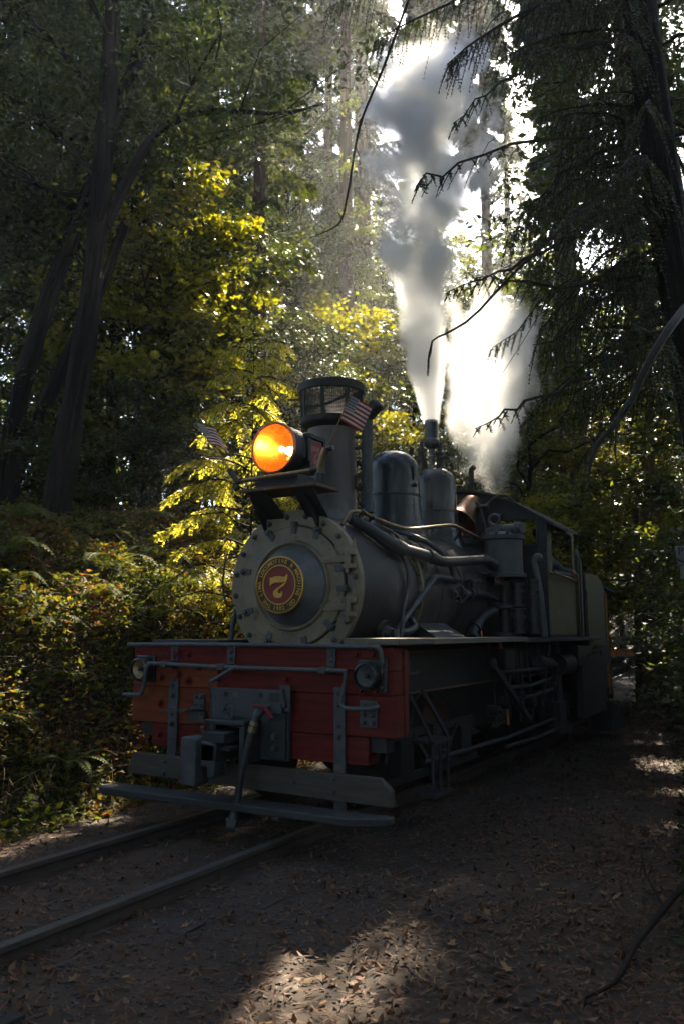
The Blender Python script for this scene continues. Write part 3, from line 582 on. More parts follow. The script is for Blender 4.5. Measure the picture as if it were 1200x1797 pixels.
# --- domes
def dome(name, y, r_, top, ring, parts):
    z0 = 2.12; b = MB().lathe([(r_+.16,z0),(r_+.11,z0+.14),(r_+.06,z0+.24),(r_+.02,z0+.36),(r_+.006,ring-.02),(r_+.004,ring),(r_,ring+.002),(r_,top-r_*.9),(r_*.975,top-r_*.68),(r_*.91,top-r_*.45),(r_*.80,top-r_*.27),(r_*.62,top-r_*.12),(r_*.38,top-r_*.035),(r_*.14,top-.004),(.001,top)], (X0,y,0), 'z', 48, cap0=False, cap1=False).build(name, DOMEM, loco)
    MB().lathe([(r_+.004,ring-.012),(r_+.012,ring-.01),(r_+.012,ring+.01),(r_+.002,ring+.012)], (X0,y,0), 'z', 48, cap0=False, cap1=False).build('dome_band', IRON, b); return b
d1 = dome('sand_dome', 2.28, .272, 3.175, 2.71, None)
MB().box(X0+.262,X0+.278,2.2,2.23,2.86,2.98).cyl((X0+.27,2.215,2.80),(X0+.30,2.215,2.80),.02,8).build('sand_lever', IRON, d1)
d2 = dome('steam_dome', 3.33, .245, 3.185, 2.68, None)
vy = 3.30
MB().lathe([(.05,3.17),(.05,3.22),(.035,3.23),(.035,3.29),(.05,3.295),(.05,3.32),(.038,3.325),(.038,3.40),(.055,3.41),(.085,3.44),(.092,3.47),(.092,3.50),(.075,3.52),(.075,3.73),(.066,3.735)], (X0-.01,vy,0), 'z', 20, cap0=False).build('whistle', DOMEM, d2)
MB().lathe([(.075,3.13),(.075,3.17),(.06,3.18),(.06,3.28),(.072,3.285),(.072,3.32),(.05,3.33),(.05,3.40),(.062,3.405),(.062,3.43),(.03,3.44),(.03,3.50),(.018,3.52)], (X0-.15,vy+.05,0), 'z', 16, cap0=False).build('safety_valve', IRON2, d2)
each(MB().lathe([(.055,3.13),(.055,3.20),(.045,3.21),(.045,3.34),(.055,3.345),(.055,3.37),(.03,3.38),(.03,3.47)], (X0+.065,vy+.06,0), 'z', 16, cap0=False).tube([(X0+.07,vy,3.30),(X0+.17,vy-.02,3.30)], .012, 8).tube([(X0-.2,vy,3.27),(X0-.30,vy,3.27)], .009, 8), 'steam_valve', IRON2, d2)
hw = MB().tube([(X0+.17,vy-.02+.052*math.cos(t),3.30+.052*math.sin(t)) for t in [2*PI*i/16 for i in range(17)]], .010, 6, caps=False)
for i in range(5): t = 2*PI*i/5; hw.tube([(X0+.17,vy-.02,3.30),(X0+.17,vy-.02+.05*math.cos(t),3.30+.05*math.sin(t))], .007, 5)
hw.build('hand_wheel', IRON2, d2)
MB().tube([(X0+.12,vy-.05,3.14),(X0+.15,vy-.06,3.21),(X0+.20,vy-.06,3.20),(X0+.20,vy-.04,3.12)], .008, 6).build('lifting_eye', IRON, d2)
# --- handrail, steam pipe, small piping along the boiler
hr = MB().tube([(.42,.62,2.22),(.45,.70,2.33),(.49,.85,2.345),(.50,.98,2.32),(.52,1.5,2.285),(.52,1.85,2.315),(.53,2.4,2.40),(.53,2.75,2.435),(.58,3.15,2.375),(.65,3.9,2.28)], .017, 10, smooth=3).build('handrail', BRASSD, loco)
for p in ((.50,.98,2.32),(.53,2.9,2.42),(.49,.83,2.345)):
    q = Vector((X0,p[1],ZB)); d = (q-Vector(p)).normalized(); MB().cyl(Vector(p)-d*.02, Vector(p)+d*.14, .014, 8).sph(p, .028, 10, 6).build('handrail_post', IRON, hr)
MB().tube([(.40,.80,2.30),(.50,.90,2.22),(.60,1.0,2.13),(.645,1.10,2.085),(.655,1.22,2.065),(.67,1.7,2.045),(.69,1.9,2.02),(.72,2.05,2.01),(.76,2.9,2.09),(.775,3.05,2.08),(.79,3.15,2.05)], [.05,.05,.055,.062,.05,.048,.05,.046,.046,.05,.06], 14, smooth=3).build('steam_pipe', IRON, loco)
each(MB().tube([(.64,1.10,2.09),(.65,1.24,2.06)], .068, 14).tube([(.675,1.72,2.045),(.685,1.82,2.03)], .06, 14).tube([(.60,1.05,2.13),(.62,1.08,2.11)], .066, 14), 'pipe_union', IRON, loco)
MB().tube([(.62,1.20,2.06),(.66,1.26,1.98),(.69,1.28,1.85),(.69,1.25,1.70),(.72,1.12,1.55),(.74,1.05,1.42),(.75,1.0,1.30)], .017, 8, smooth=4).build('conduit_pipe', IRON, loco)
MB().tube([(.70,1.02,1.36),(.70,1.15,1.45),(.70,1.7,1.78),(.70,1.83,1.855),(.70,1.95,1.865),(.70,2.25,1.86)], .024, 10, smooth=3).build('branch_pipe', GREYIRON, loco)
MB().tube([(.46,1.9,2.24),(.52,2.0,2.21),(.60,2.12,2.14),(.66,2.2,2.04),(.69,2.27,1.93),(.70,2.28,1.82)], .026, 10, smooth=3).sph((.70,2.28,1.86), .05, 10, 8).cyl((.70,2.22,1.86),(.70,2.36,1.86),.036,10).tube([(.20,1.45,2.34),(.42,1.8,2.26),(.47,1.92,2.235)], .012, 6).cyl((.42,1.85,2.255),(.49,1.93,2.225),.035,8).build('feed_pipe', IRON, loco)
bc = MB().tube([(.73,2.36,1.72),(.73,2.75,1.745),(.73,2.95,1.745),(.74,3.05,1.735),(.76,3.3,1.70)], [.034,.034,.04,.035,.02], 10).cyl((.73,2.72,1.745),(.73,2.72,1.85),.05,12).cyl((.73,2.72,1.85),(.73,2.72,1.88),.075,12).cyl((.73,2.42,1.724),(.73,2.47,1.727),.05,12).cyl((.73,2.58,1.734),(.73,2.63,1.738),.055,12).build('boiler_check_valve', IRON, loco)
hw = MB().tube([(.73+.075*math.cos(t)*(1+.12*math.cos(5*t)),2.32,1.715+.075*math.sin(t)*(1+.12*math.cos(5*t))) for t in [2*PI*i/30 for i in range(31)]], .008, 5, caps=False)
for i in range(5): t = 2*PI*i/5; hw.tube([(.73,2.33,1.715),(.73+.08*math.cos(t),2.32,1.715+.08*math.sin(t))], .007, 5)
hw.build('hand_wheel', GREYIRON, bc)
chain('wheel_chain', [(.74,2.28,1.82),(.75,2.30,1.72)], loco, .024, .003, GREYIRON)
# --- bell
by, bx = 3.74, .27
bl = MB().lathe([(.03,2.865),(.075,2.86),(.10,2.83),(.112,2.76),(.118,2.70),(.135,2.63),(.165,2.57),(.185,2.545),(.19,2.53),(.18,2.53)], (0,0,-2.7), 'z', 32, cap0=True, cap1=False).build('bell', BELLM, loco, loc=(bx,by,2.73)); bl.rotation_euler = (R(-42), R(16), 0); bl.scale = (1.12,1.12,1.25)
MB().lathe([(.182,2.532),(.16,2.56),(.13,2.62),(.11,2.70),(.10,2.78),(.07,2.83),(.001,2.84)], (0,0,-2.7), 'z', 32, cap0=False, cap1=False).build('bell_lining', BELLIN, bl)
MB().sph((0,0,-.10), .03, 10, 6).cyl((0,0,.1),(0,0,-.09),.008,6).build('clapper', IRON2, bl)
MB().sph((0,0,.185), .026, 10, 6).cyl((0,0,.14),(0,0,.18),.03,10).build('bell_knob', COPPER, bl)
MB().tube([(bx-.02,by,2.86),(bx+.08,by,2.84),(bx+.16,by,2.78),(bx+.175,by,2.70),(bx+.20,by,2.60),(bx+.215,by,2.50),(bx+.17,by,2.40),(bx,by,2.34)], .022, 8, smooth=3).cyl((bx+.08,by,2.77),(bx+.26,by,2.77),.03,10).tube([(bx-.02,by,2.86),(bx-.14,by,2.82),(bx-.20,by,2.6),(bx-.15,by,2.4),(bx,by,2.34)], .022, 8, smooth=3).build('bell_yoke', IRON, loco)
MB().tube([(bx+.20,by+.05,2.77),(bx+.24,by+.1,2.84),(bx+.34,by+.15,2.91),(bx+.42,by+.2,2.90),(bx+.48,by+.22,2.84)], .018, 8, smooth=3).build('bell_rope_arm', IRON, loco)

# --- air pump
ax, ay = .80, 3.43
ap = MB().lathe([(.22,1.93),(.235,1.935),(.235,1.975),(.205,1.985),(.205,2.0),(.20,2.01),(.20,2.33),(.205,2.335),(.228,2.345),(.228,2.385),(.20,2.39),(.17,2.42),(.02,2.44)], (ax,ay,0), 'z', 40).build('air_pump', GREYIRON, loco)
MB().cyl((ax-.07,ay-.07,2.43),(ax-.07,ay-.07,2.50),.05,12).tube([(ax-.07+.055*math.cos(t),ay-.07,2.555+.055*math.sin(t)) for t in [2*PI*i/20 for i in range(21)]], .020, 8, caps=False).build('lifting_ring', GREYIRON, ap)
MB().cyl((ax-.02,ay-.04,2.45),(ax+.23,ay-.10,2.45),.055,14).cyl((ax+.17,ay-.088,2.45),(ax+.20,ay-.095,2.45),.07,14).cyl((ax+.235,ay-.10,2.45),(ax+.25,ay-.105,2.45),.062,14).box(ax-.16,ax+.02,ay-.12,ay+.1,2.40,2.47).build('valve_chest', GREYIRON, ap, bevel=.006)
bolts(ap, [(ax+.215*math.cos(t),ay+.215*math.sin(t),2.40) for t in [2*PI*i/12 for i in range(12)]] , sc=.9)
MB().lathe([(.06,0),(.06,.05),(.11,.055),(.11,.075),(.06,.08)], (0,0,0), 'x', 16).build('steam_inlet', GREYIRON, ap, loc=(ax-.14,ay-.24,2.07)).rotation_euler = (0,0,R(-60))
MB().lathe([(.10,1.93),(.06,1.90),(.055,1.66),(.14,1.65),(.15,1.64),(.15,1.61),(.07,1.60),(.07,1.36),(.15,1.355),(.16,1.33),(.16,1.30)], (ax,ay,0), 'z', 28, cap0=False).build('pump_stand', IRON, ap)
for (x_, y_, z0, z1, r_) in ((ax+.16,ay-.05,1.36,1.60,.06),(ax+.16,ay-.05,1.64,1.86,.05),(ax+.30,ay+.05,1.36,1.72,.055),(ax+.30,ay+.02,1.75,1.90,.04),(ax-.22,ay-.3,1.52,1.66,.07)):
    b = MB().cyl((x_,y_,z0),(x_,y_,z1),r_,14)
    for z in np.linspace(z0, z1, 4): b.cyl((x_,y_,z-.012),(x_,y_,z+.012),r_+.022,14)
    b.build('pump_cylinder', IRON, ap)
MB().tube([(ax-.17,ay-.40,1.95),(ax-.16,ay-.42,1.80),(ax-.165,ay-.42,1.5),(ax-.13,ay-.40,1.38),(ax-.12,ay-.40,1.30)], .010, 8, smooth=3).build('oil_pipe', COPPER, ap)
gt = text_mesh([('G',0,0,0,.085)], (ax+.0,ay-.225,1.90), (math.cos(R(20)),math.sin(R(20)),0), (0,0,1)); gt.build('letter_mark', M('red letter paint', (.45,.08,.09), (.35,.05,.06), 20, .6), ap)
MB().box(ax-.04,ax+.06,ay-.20,ay-.19,1.85,1.93).build('letter_plate', BLACKP, ap)
MB().tube([(ax-.14,ay-.62,1.31),(ax-.15,ay-.55,1.38),(ax-.12,ay-.35,1.52),(ax-.05,ay-.2,1.58)], [.05,.05,.055,.055], 12, smooth=3).tube([(ax-.15,ay-.52,1.40),(ax-.14,ay-.46,1.45)], .07, 12).sph((ax-.3,ay-.5,1.5), .07, 12, 8).cyl((ax-.3,ay-.5,1.57),(ax-.3,ay-.5,1.61),.09,12).cyl((ax-.22,ay-.45,1.31),(ax-.22,ay-.45,1.40),.09,14).build('exhaust_pipe', IRON, ap)
MB().tube([(ax+.33,ay+.1,2.16),(ax+.30,ay+.08,2.10),(ax+.33,ay+.08,1.95),(ax+.37,ay+.06,1.7),(ax+.39,ay+.05,1.45),(ax+.40,ay+.05,1.31)], .035, 10, smooth=3).sph((ax+.33,ay+.14,2.14), .06, 10, 8).build('cab_hose', GREYIRON, loco)
MB().cyl((.45,3.95,2.42),(.45,3.80,2.42),.10,16).cyl((.40,3.9,2.34),(.40,3.75,2.30),.12,12).build('turret_valve', IRON2, loco)
MB().tube([(.52,3.9,2.40),(.52,3.88,2.62),(.56,3.88,2.68),(.64,3.88,2.68)], .016, 8, smooth=3).build('injector_pipe', IRON, loco)

# --- cab
cy0, cy1, cw = 4.0, 5.20, 1.10
cab = MB().box(-cw,cw,cy0+.03,cy1-.05,1.305,1.335).build('cab_floor', IRON2, loco)
def roofz(x): return 3.0 - .115*(abs(x)/.6)**2.0 if abs(x) < .72 else 3.0-.1656 - (abs(x)-.72)*.62
def roofpts(h=0): return [(x, roofz(x)+h) for x in (-1.23,-1.1,-.95,-.8,-.65,-.5,-.3,0,.3,.5,.65,.8,.95,1.1,1.23)]
rp = roofpts(); rf = MB(); up = [(x, z+.03) for x, z in rp]
rf.prism(rp + up[::-1], (0,cy0-.13,0), (1,0,0), (0,0,1), (0,1.05,0)).build('cab_roof', IRON2, loco)
# front sheet with two windows: built of pieces round the openings
f = MB(); xs = [x for x in (-1.1,-.95,-.8,-.65,-.5,-.3,0,.3,.5,.65,.8,.95,1.1)]
def strip(xa, xb, za, zb_=None):
    n = 8
    for i in range(n):
        a = xa+(xb-xa)*i/n; c = xa+(xb-xa)*(i+1)/n
        f.hexa([(a,cy0,za),(c,cy0,za),(c,cy0+.012,za),(a,cy0+.012,za),(a,cy0,zb_ if zb_ else roofz(a)-.002),(c,cy0,zb_ if zb_ else roofz(c)-.002),(c,cy0+.012,zb_ if zb_ else roofz(c)-.002),(a,cy0+.012,zb_ if zb_ else roofz(a)-.002)])
wx0, wx1, wz0, wz1 = .53, .99, 2.345, 2.625
for s_ in (-1, 1):
    f2 = f
    a, b_ = sorted((s_*wx1, s_*1.1)); strip(a, b_, 1.336)
    a, b_ = sorted((s_*wx0, s_*wx1)); strip(a, b_, wz1); strip(a, b_, 1.336, wz0)
strip(-wx0, wx0, 1.336)
cf = f.build('cab_front', IRON, loco)
for s_ in (-1, 1):
    b = MB(); c = .5*(wx0+wx1)*s_; hw_ = .5*(wx1-wx0)+.015
    pts = [(c-hw_,wz0-.015),(c+hw_,wz0-.015),(c+hw_,wz1+.015),(c-hw_,wz1+.015),(c-hw_,wz0-.015)]
    for p, q in zip(pts[:-1], pts[1:]): b.bar((p[0],cy0-.008,p[1]),(q[0],cy0-.008,q[1]),.02,.022,(0,0,1) if abs(p[1]-q[1]) < .01 else (1,0,0))
    b.build('window_frame', IRON, cf)
rvs = MB().sph((0,0,0), .010, 6, 4).mesh('rivet', IRON)
for i in range(26):
    z = 1.38+1.25*i/25; obj('rivet', rvs, cf, loc=(1.075,cy0-.002,z))
    if z < 2.3: obj('rivet', rvs, cf, loc=(1.0,cy0-.002,z))
# sides
for s_ in (-1, 1):
    x0, x1 = sorted((s_*1.088, s_*1.10)); sd = MB().box(x0,x1,cy0+.001,cy1,1.336,2.05).box(x0,x1,cy0+.001,cy0+.22,2.051,2.62).box(x0,x1,cy0+.221,cy1,2.54,2.60).box(x0,x1,cy1-.10,cy1,2.051,2.539)
    so_ = sd.build('cab_side', CABM, loco)
    x0, x1 = sorted((s_*1.101, s_*1.125)); MB().box(x0,x1,cy0+.2,cy1-.05,2.03,2.065).build('window_sill', IRON, so_, bevel=.004)
    MB().tube([(s_*1.11,cy0+.05,2.02),(s_*1.16,cy0+.1,2.015),(s_*1.16,cy1-.2,1.98),(s_*1.11,cy1-.1,1.975)], .014, 8).build('arm_rail', BRASSD, so_)
    x0, x1 = sorted((s_*1.1012, s_*1.108)); MB().box(x0,x1,cy0+.002,cy0+.05,1.336,2.62).build('corner_angle', IRON, so_)
    pp = MB().box(*sorted((s_*1.06, s_*1.115)), cy1+.12, cy1+.30, 1.31, 2.26).build('rear_post', CABM, loco, bevel=.004)
    for i in range(30): obj('rivet', rvs, pp, loc=(s_*1.116, cy1+.155, 1.36+.87*i/29))
    MB().tube([(s_*1.15,cy1+.06,1.34),(s_*1.15,cy1+.06,2.26)], .014, 8).tube([(s_*1.1,cy1+.2,2.26),(s_*1.08,cy1+.2,2.36),(s_*1.06,cy1+.3,2.38),(s_*1.05,cy1+.5,2.30)], .02, 8, smooth=3).build('grab_iron', GREYIRON, pp)
MB().box(-1.085,1.085,cy1-.04,cy1-.028,1.336,1.7).build('cab_back', IRON2, loco)
MB().cyl((X0,4.02,ZB),(X0,4.7,ZB),.62,32).build('boiler_backhead', IRON2, loco)
MB().tube([(.10,4.35,2.95),(.10,4.35,3.30),(.115,4.34,3.34),(.15,4.33,3.37)], .032, 10, smooth=3).build('roof_pipe', IRON2, loco)
MB().cyl((.55,4.6,2.85),(.55,4.6,3.12),.012,8).bar((.42,4.6,3.12),(.68,4.6,3.13),.03,.012).bar((.55,4.5,3.125),(.55,4.7,3.125),.03,.012).build('roof_vent_handle', IRON2, loco)
# --- tank behind the cab
tp = [(5.72,1.19),(6.80,1.19),(6.80,1.90),(6.66,2.02),(6.45,2.10),(6.2,2.125),(5.9,2.125),(5.72,2.11)]
tk = MB().prism(tp, (-1.10,0,0), (0,1,0), (0,0,1), (2.20,0,0)).build('water_tank', CABM, loco)
MB().box(-1.09,1.09,5.70,5.7195,1.2,2.105).build('tank_front', M('tank front blue black', (.02,.028,.04), (.012,.016,.022), 4, .4, .6), tk)
for y in (5.76,6.76): MB().box(1.101,1.112,y-.03,y+.03,1.195,1.9).build('tank_strip', CABM, tk)
MB().box(-1.08,1.08,5.3,7.0,.95,1.187).build('tank_frame', IRON2, loco)
MB().box(.98,1.06,5.55,6.88,.30,.948).box(-1.06,1.06,6.80,6.90,.30,.948).build('dark_plates', IRON2, loco)  # dark plates hiding what lies behind and below the tank
MB().box(.2,.7,6.45,6.8,2.10,2.24).build('fuel_bunker', REDP, tk)
# --- frame, truck, engine gear below
for s_ in (-1, 1):
    x0, x1 = sorted((s_*.80, s_*.86)); MB().box(x0,x1,.17,6.9,.90,1.258).build('side_frame', IRON2, loco)
    x0, x1 = sorted((s_*.862, s_*.91)); MB().box(x0,x1,.17,6.9,.885,.90).box(x0,x1,.17,6.9,1.20,1.215).build('frame_flange', RUST, loco)
def truck(y0):
    for dy in (-.62, .62):
        ws = MB().cyl((-.62,y0+dy,.40),(.62,y0+dy,.40),.06,12).build('axle', IRON2, loco)
        for s_ in (-1, 1):
            MB().lathe([(.06,0),(.12,.0),(.13,-.02),(.30,-.02),(.33,0),(.38,0),(.385,-.07),(.415,-.085),(.415,-.11),(.10,-.11)], (0,0,0), 'x', 36).build('wheel', IRON2, ws, loc=(s_*.535,y0+dy,.40)).rotation_euler = (0,0,0 if s_ > 0 else PI)
    for s_ in (-1, 1):
        b = MB().bar((s_*.78,y0-.9,.56),(s_*.78,y0+.9,.56),.05,.06).bar((s_*.78,y0-.95,.22),(s_*.78,y0+.95,.22),.05,.06)
        b.box(*sorted((s_*.74,s_*.83)),y0-.74,y0-.50,.27,.53).box(*sorted((s_*.74,s_*.83)),y0+.50,y0+.74,.27,.53).bar((s_*.80,y0-.45,.55),(s_*.80,y0-.1,.25),.03,.04).bar((s_*.80,y0+.45,.55),(s_*.80,y0+.1,.25),.03,.04).box(*sorted((s_*.72,s_*.84)),y0-.14,y0+.14,.25,.60)
        b.build('truck_side_frame', IRON2, loco)
        for dx in (-.07, .07):
            sp = []
            for i in range(61): t = i/60; sp.append((s_*.79+dx*.4+.055*math.cos(t*10*PI), y0+dx+.055*math.sin(t*10*PI), .27+.26*t))
            MB().tube(sp, .013, 6).build('coil_spring', IRON, loco)
truck(1.55); truck(5.45)
MB().cyl((-.98,.4,.40),(-.98,6.8,.40),.045,12).build('drive_shaft', IRON, loco)
MB().box(-.60,.62,2.75,4.0,.42,1.12).build('ash_pan', IRON2, loco)
MB().bar((1.02,2.36,1.07),(1.05,3.36,.47),.05,.05).sph((1.02,2.34,1.08), .06, 10, 8).cyl((1.04,3.0,.68),(1.045,3.1,.62),.05,10).build('brake_lever', IRON, loco)
for (z, ya, yb, x) in ((.98,2.6,5.2,.96),(.82,2.9,4.4,.98),(.70,3.0,4.6,.96),(.35,1.0,5.0,.93),(.25,2.9,5.2,.95)): MB().tube([(x,ya,z),(x,.5*(ya+yb),z-.02),(x,yb,z+.02)], .02, 8).build('brake_rod', IRON, loco)
each(MB().bar((.95,3.4,1.25),(.95,3.5,.5),.04,.02,(1,0,0)).bar((.97,4.4,1.2),(.97,4.1,.55),.04,.02,(1,0,0)).bar((.97,4.5,.6),(.97,4.9,1.2),.03,.02,(1,0,0)).cyl((.95,4.0,1.05),(.95,4.5,1.0),.07,12).tube([(.93,3.0,1.2),(.95,3.05,.9),(.93,3.1,.5)], .02, 8).tube([(.93,4.8,1.25),(.95,4.85,.3)], .05, 10).box(.90,1.0,4.7,4.95,.2,.55), 'engine_gear', IRON, loco)
chain('safety_chain', [(1.06,.28,1.18),(1.08,.30,.95),(1.06,.26,.80),(1.03,.24,.62),(1.0,.23,.45)], loco, .05, .007, IRON)
MB().tube([(.93,.30,1.24),(.95,.45,1.05),(.93,.62,1.02)], .01, 6).tube([(.95,.28,1.0),(.95,.55,1.07),(.96,.75,1.045),(.95,.9,1.05)], .010, 6, smooth=3).cyl((.93,.75,1.05),(.93,.75,1.16),.022,8).build('sander_pipe', GREYIRON, loco)
for k_, y_ in enumerate((2.62,2.95,3.35,3.75,4.15,4.6)):
    MB().cyl((.87,y_,.62+.05*(k_ % 3)),(.99,y_,.62+.05*(k_ % 3)),.05+.015*(k_ % 2),14).cyl((.99,y_,.62+.05*(k_ % 3)),(1.02,y_,.62+.05*(k_ % 3)),.025,8).build('brake_bearing', IRON, loco)
    MB().tube([(.94,y_-.1,1.26),(.95,y_-.08,1.0),(.93,y_+.05,.8),(.94,y_+.06,.45)], .013+.004*(k_ % 2), 8, smooth=3).build('lubricator_pipe', COPPER if k_ == 1 else IRON, loco)
MB().box(.88,1.02,2.75,3.05,1.0,1.2).build('tool_box', IRON, loco, bevel=.01)
MB().cyl((.95,4.75,.98),(.95,5.25,.98),.13,20).build('air_tank', IRON2, loco)
st_ = MB().box(.92,1.12,.80,1.15,.52,.545).bar((1.10,.82,.53),(1.0,.62,.90),.025,.025).bar((1.10,1.13,.53),(1.0,.85,.92),.025,.025)
for y in (.83,.97,1.12): st_.bar((1.09,y,.16),(1.09,y,.52),.03,.014,(1,0,0))
st_.box(.95,1.12,.80,1.15,.13,.155).build('side_step', IRON, loco)
MB().prism([(0,.0),(.62,.0),(.60,.12),(.50,.24),(.33,.33),(.0,.40)], (.85,6.75,.02), (0,1,0), (0,0,1), (.28,0,0)).build('rear_step_guard', IRON2, loco)
orange_spot = emis('glowing ember', (1,.18,.02), .35)
for (x_, y_, z_, r_) in ((.71,2.28,.52,.018),(.71,2.31,.50,.012),(.71,2.46,.52,.016),(.71,2.48,.50,.013),(.71,2.36,.46,.012),(.71,2.43,.45,.008)): MB().sph((x_,y_,z_), r_, 6, 4).build('orange_spot', orange_spot, loco)  # small orange spots that glow by emission beside the front truck
MB().lathe([(.190,-.004),(.12,-.016),(.001,-.022)], (hxx,hy,hz), 'y', 40, cap0=False, cap1=False).build('lens', gl, hl)

# ------------------------------------------------------------------ flags in the lamp bar sockets
FRED = M('flag red cloth', (.30,.02,.03), (.24,.015,.025), 20, .8); FWH = M('flag white cloth', (.62,.58,.55), (.5,.46,.44), 20, .8); FBL = M('flag blue cloth', (.03,.05,.14), (.02,.035,.10), 20, .8)
STAFF = M('flag staff wood', (.22,.10,.04), (.15,.07,.03), 10, .5)
def flag(label, p0, p1, dU, sag, wav, length, hoist):
    """p0-p1 staff; cloth hangs from the upper part of the staff, fly direction dU"""
    p0 = Vector(p0); p1 = Vector(p1); d = (p1-p0).normalized()
    t = thing('flag', label, 'flag', tuple(p0), 0, 'small flags in front of the chimney')
    MB().tube([(0,0,0), p1-p0], [.006,.004], 8).sph(p1-p0, .010, 8, 6).build('staff', STAFF, t)
    nu, nv = 26, 26; a = (p1-p0) - d*.01; V = []; mats = []; F = []
    dU = Vector(dU); side = d.cross(dU).normalized()
    def pt(u, v):   # u along the fly, v down the hoist
        return a - d*(v*hoist) + dU*(u*length) + Vector((0,0,-1))*(sag*u*u*(.5+.5*v)) + side*(wav*u*math.sin(5*u+2.2*v))
    b = MB()
    for i in range(nu):
        for j in range(nv):
            u0, u1, v0, v1 = i/nu, (i+1)/nu, j/nv, (j+1)/nv
            b.mi = 2 if (u1 <= .42 and v1 <= 7/13+.001) else (0 if (j//2) % 2 == 0 else 1)
            b.add([pt(u0,v0),pt(u1,v0),pt(u1,v1),pt(u0,v1)], [(0,1,2,3)])
    c = b.build('cloth', [FRED, FWH, FBL], t)
    s_ = MB(); ns = side*.003
    for r_ in range(5):
        for k in range(6):
            u = .035+.066*k; v = .055+.108*r_; q = pt(u, v); e = .011
            for sg in (1, -1): s_.add([q+ns*sg+Vector((e*math.cos(2*PI*m/5+PI/2)*(1 if 1 else 1),0,0))*1.0+Vector((0,0,e*math.sin(2*PI*m/5+PI/2))) for m in (0,2,4,1,3)], [(0,2,1),(0,4,2),(0,3,4)] if 0 else [(0,1,2),(1,2,3),(2,3,4)])
    s_.build('stars', FWH, c)
flag('small striped flag hanging beside the chimney on a staff leaning right', (.575,.13,2.74), (.80,.10,3.12), (.74,.43,-.42), .02, .012, .19, .20)
flag('small striped flag in front of the bright young conifer, its staff leaning left', (-.335,.13,2.655), (-.665,.08,3.075), (.85,.50,.10), .10, .02, .155, .24)

# ------------------------------------------------------------------ engine driver
SHIRT = M('plaid shirt', (.075,.095,.12), (.02,.025,.035), 22, .85, stretch=(1,1,1)); SKIN = M('skin', (.33,.17,.11), (.25,.12,.08), 14, .55); CAPM = M('cap cloth', (.05,.06,.085), (.03,.035,.05), 20, .85)
pr = thing('person', 'engine driver in plaid shirt and cap leaning his arm out of the cab window', 'person', (.80, 4.62, 1.34))
me = bpy.data.meshes.new('body')
pv = [(0,0,.46),(0,0,.62),(.02,0,.78),(.05,0,.90),(.07,.0,.98),(.09,-.03,1.04),(.10,-.05,1.12),(.10,-.05,1.19),
      (.10,.17,.87),(.24,.26,.74),(.33,.36,.735),(.345,.42,.73),(.08,-.18,.87),(.18,-.26,.66),(.24,-.10,.55),(.25,-.05,.55),
      (.10,-.12,.42),(.12,-.46,.44),(.12,-.46,.06),(-.10,-.12,.42),(-.12,-.46,.44),(-.12,-.46,.06),(.12,-.56,.02),(-.12,-.56,.02)]
pe = [(0,1),(1,2),(2,3),(3,4),(4,5),(5,6),(6,7),(3,8),(8,9),(9,10),(10,11),(3,12),(12,13),(13,14),(14,15),(0,16),(16,17),(17,18),(0,19),(19,20),(20,21),(18,22),(21,23)]
prad = [.15,.14,.16,.15,.06,.065,.095,.07,.075,.055,.04,.035,.075,.055,.04,.035,.10,.075,.05,.10,.075,.05,.045,.045]
me.from_pydata(pv, pe, []); body = obj('body', me, pr); me.materials.append(SHIRT)
sk = body.modifiers.new('skin', 'SKIN'); ss = body.modifiers.new('sub', 'SUBSURF'); ss.levels = 1; ss.render_levels = 2
me.skin_vertices[0].data[0].use_root = True
for i, r_ in enumerate(prad): me.skin_vertices[0].data[i].radius = (r_, r_*(.72 if i in (1,2,3) else 1))
dg = bpy.context.evaluated_depsgraph_get(); m2 = bpy.data.meshes.new_from_object(body.evaluated_get(dg)); body.modifiers.clear(); body.data = m2; m2.name = 'body'
m2.materials.clear(); m2.materials.append(SHIRT); m2.materials.append(SKIN)
for p in m2.polygons:
    c = p.center; p.use_smooth = True
    p.material_index = 1 if (c.z > 1.0 or (c.x > .27 and c.y > .33 and c.z > .6) or (c.x > .22 and -.12 < c.y < 0 and .5 < c.z < .6)) else 0
b = MB()
for k, (dx, dy, L) in enumerate(((.012,.0,.085),(.004,.022,.09),(-.008,.042,.085),(-.02,.06,.07))): b.tube([(.345+dx*.3,.41+dy*.3,.725),(.36+dx,.44+dy*.4,.71),(.365+dx,.455+dy*.4,.71-L*.6)], [.011,.010,.007], 6)
b.tube([(.33,.39,.72),(.32,.42,.69),(.325,.44,.66)], [.013,.011,.008], 6).build('fingers', SKIN, pr)
MB().sph((.205,-.055,1.115), .016, 8, 6).sph((.187,-.022,1.135), .008, 6, 4).sph((.187,-.085,1.135), .008, 6, 4).sph((.10,.052,1.12), .018, 8, 6).sph((.10,-.148,1.12), .018, 8, 6).build('face_features', SKIN, pr)
MB().lathe([(.112,0),(.118,.03),(.115,.075),(.09,.095),(.001,.10)], (.10,-.05,1.155), 'z', 24).prism([(.08,-.09),(.19,-.05),(.20,0),(.19,.05),(.08,.09)], (.10,-.05,1.16), (1,0,0), (0,1,0), (0,0,.012)).build('cap', CAPM, pr)

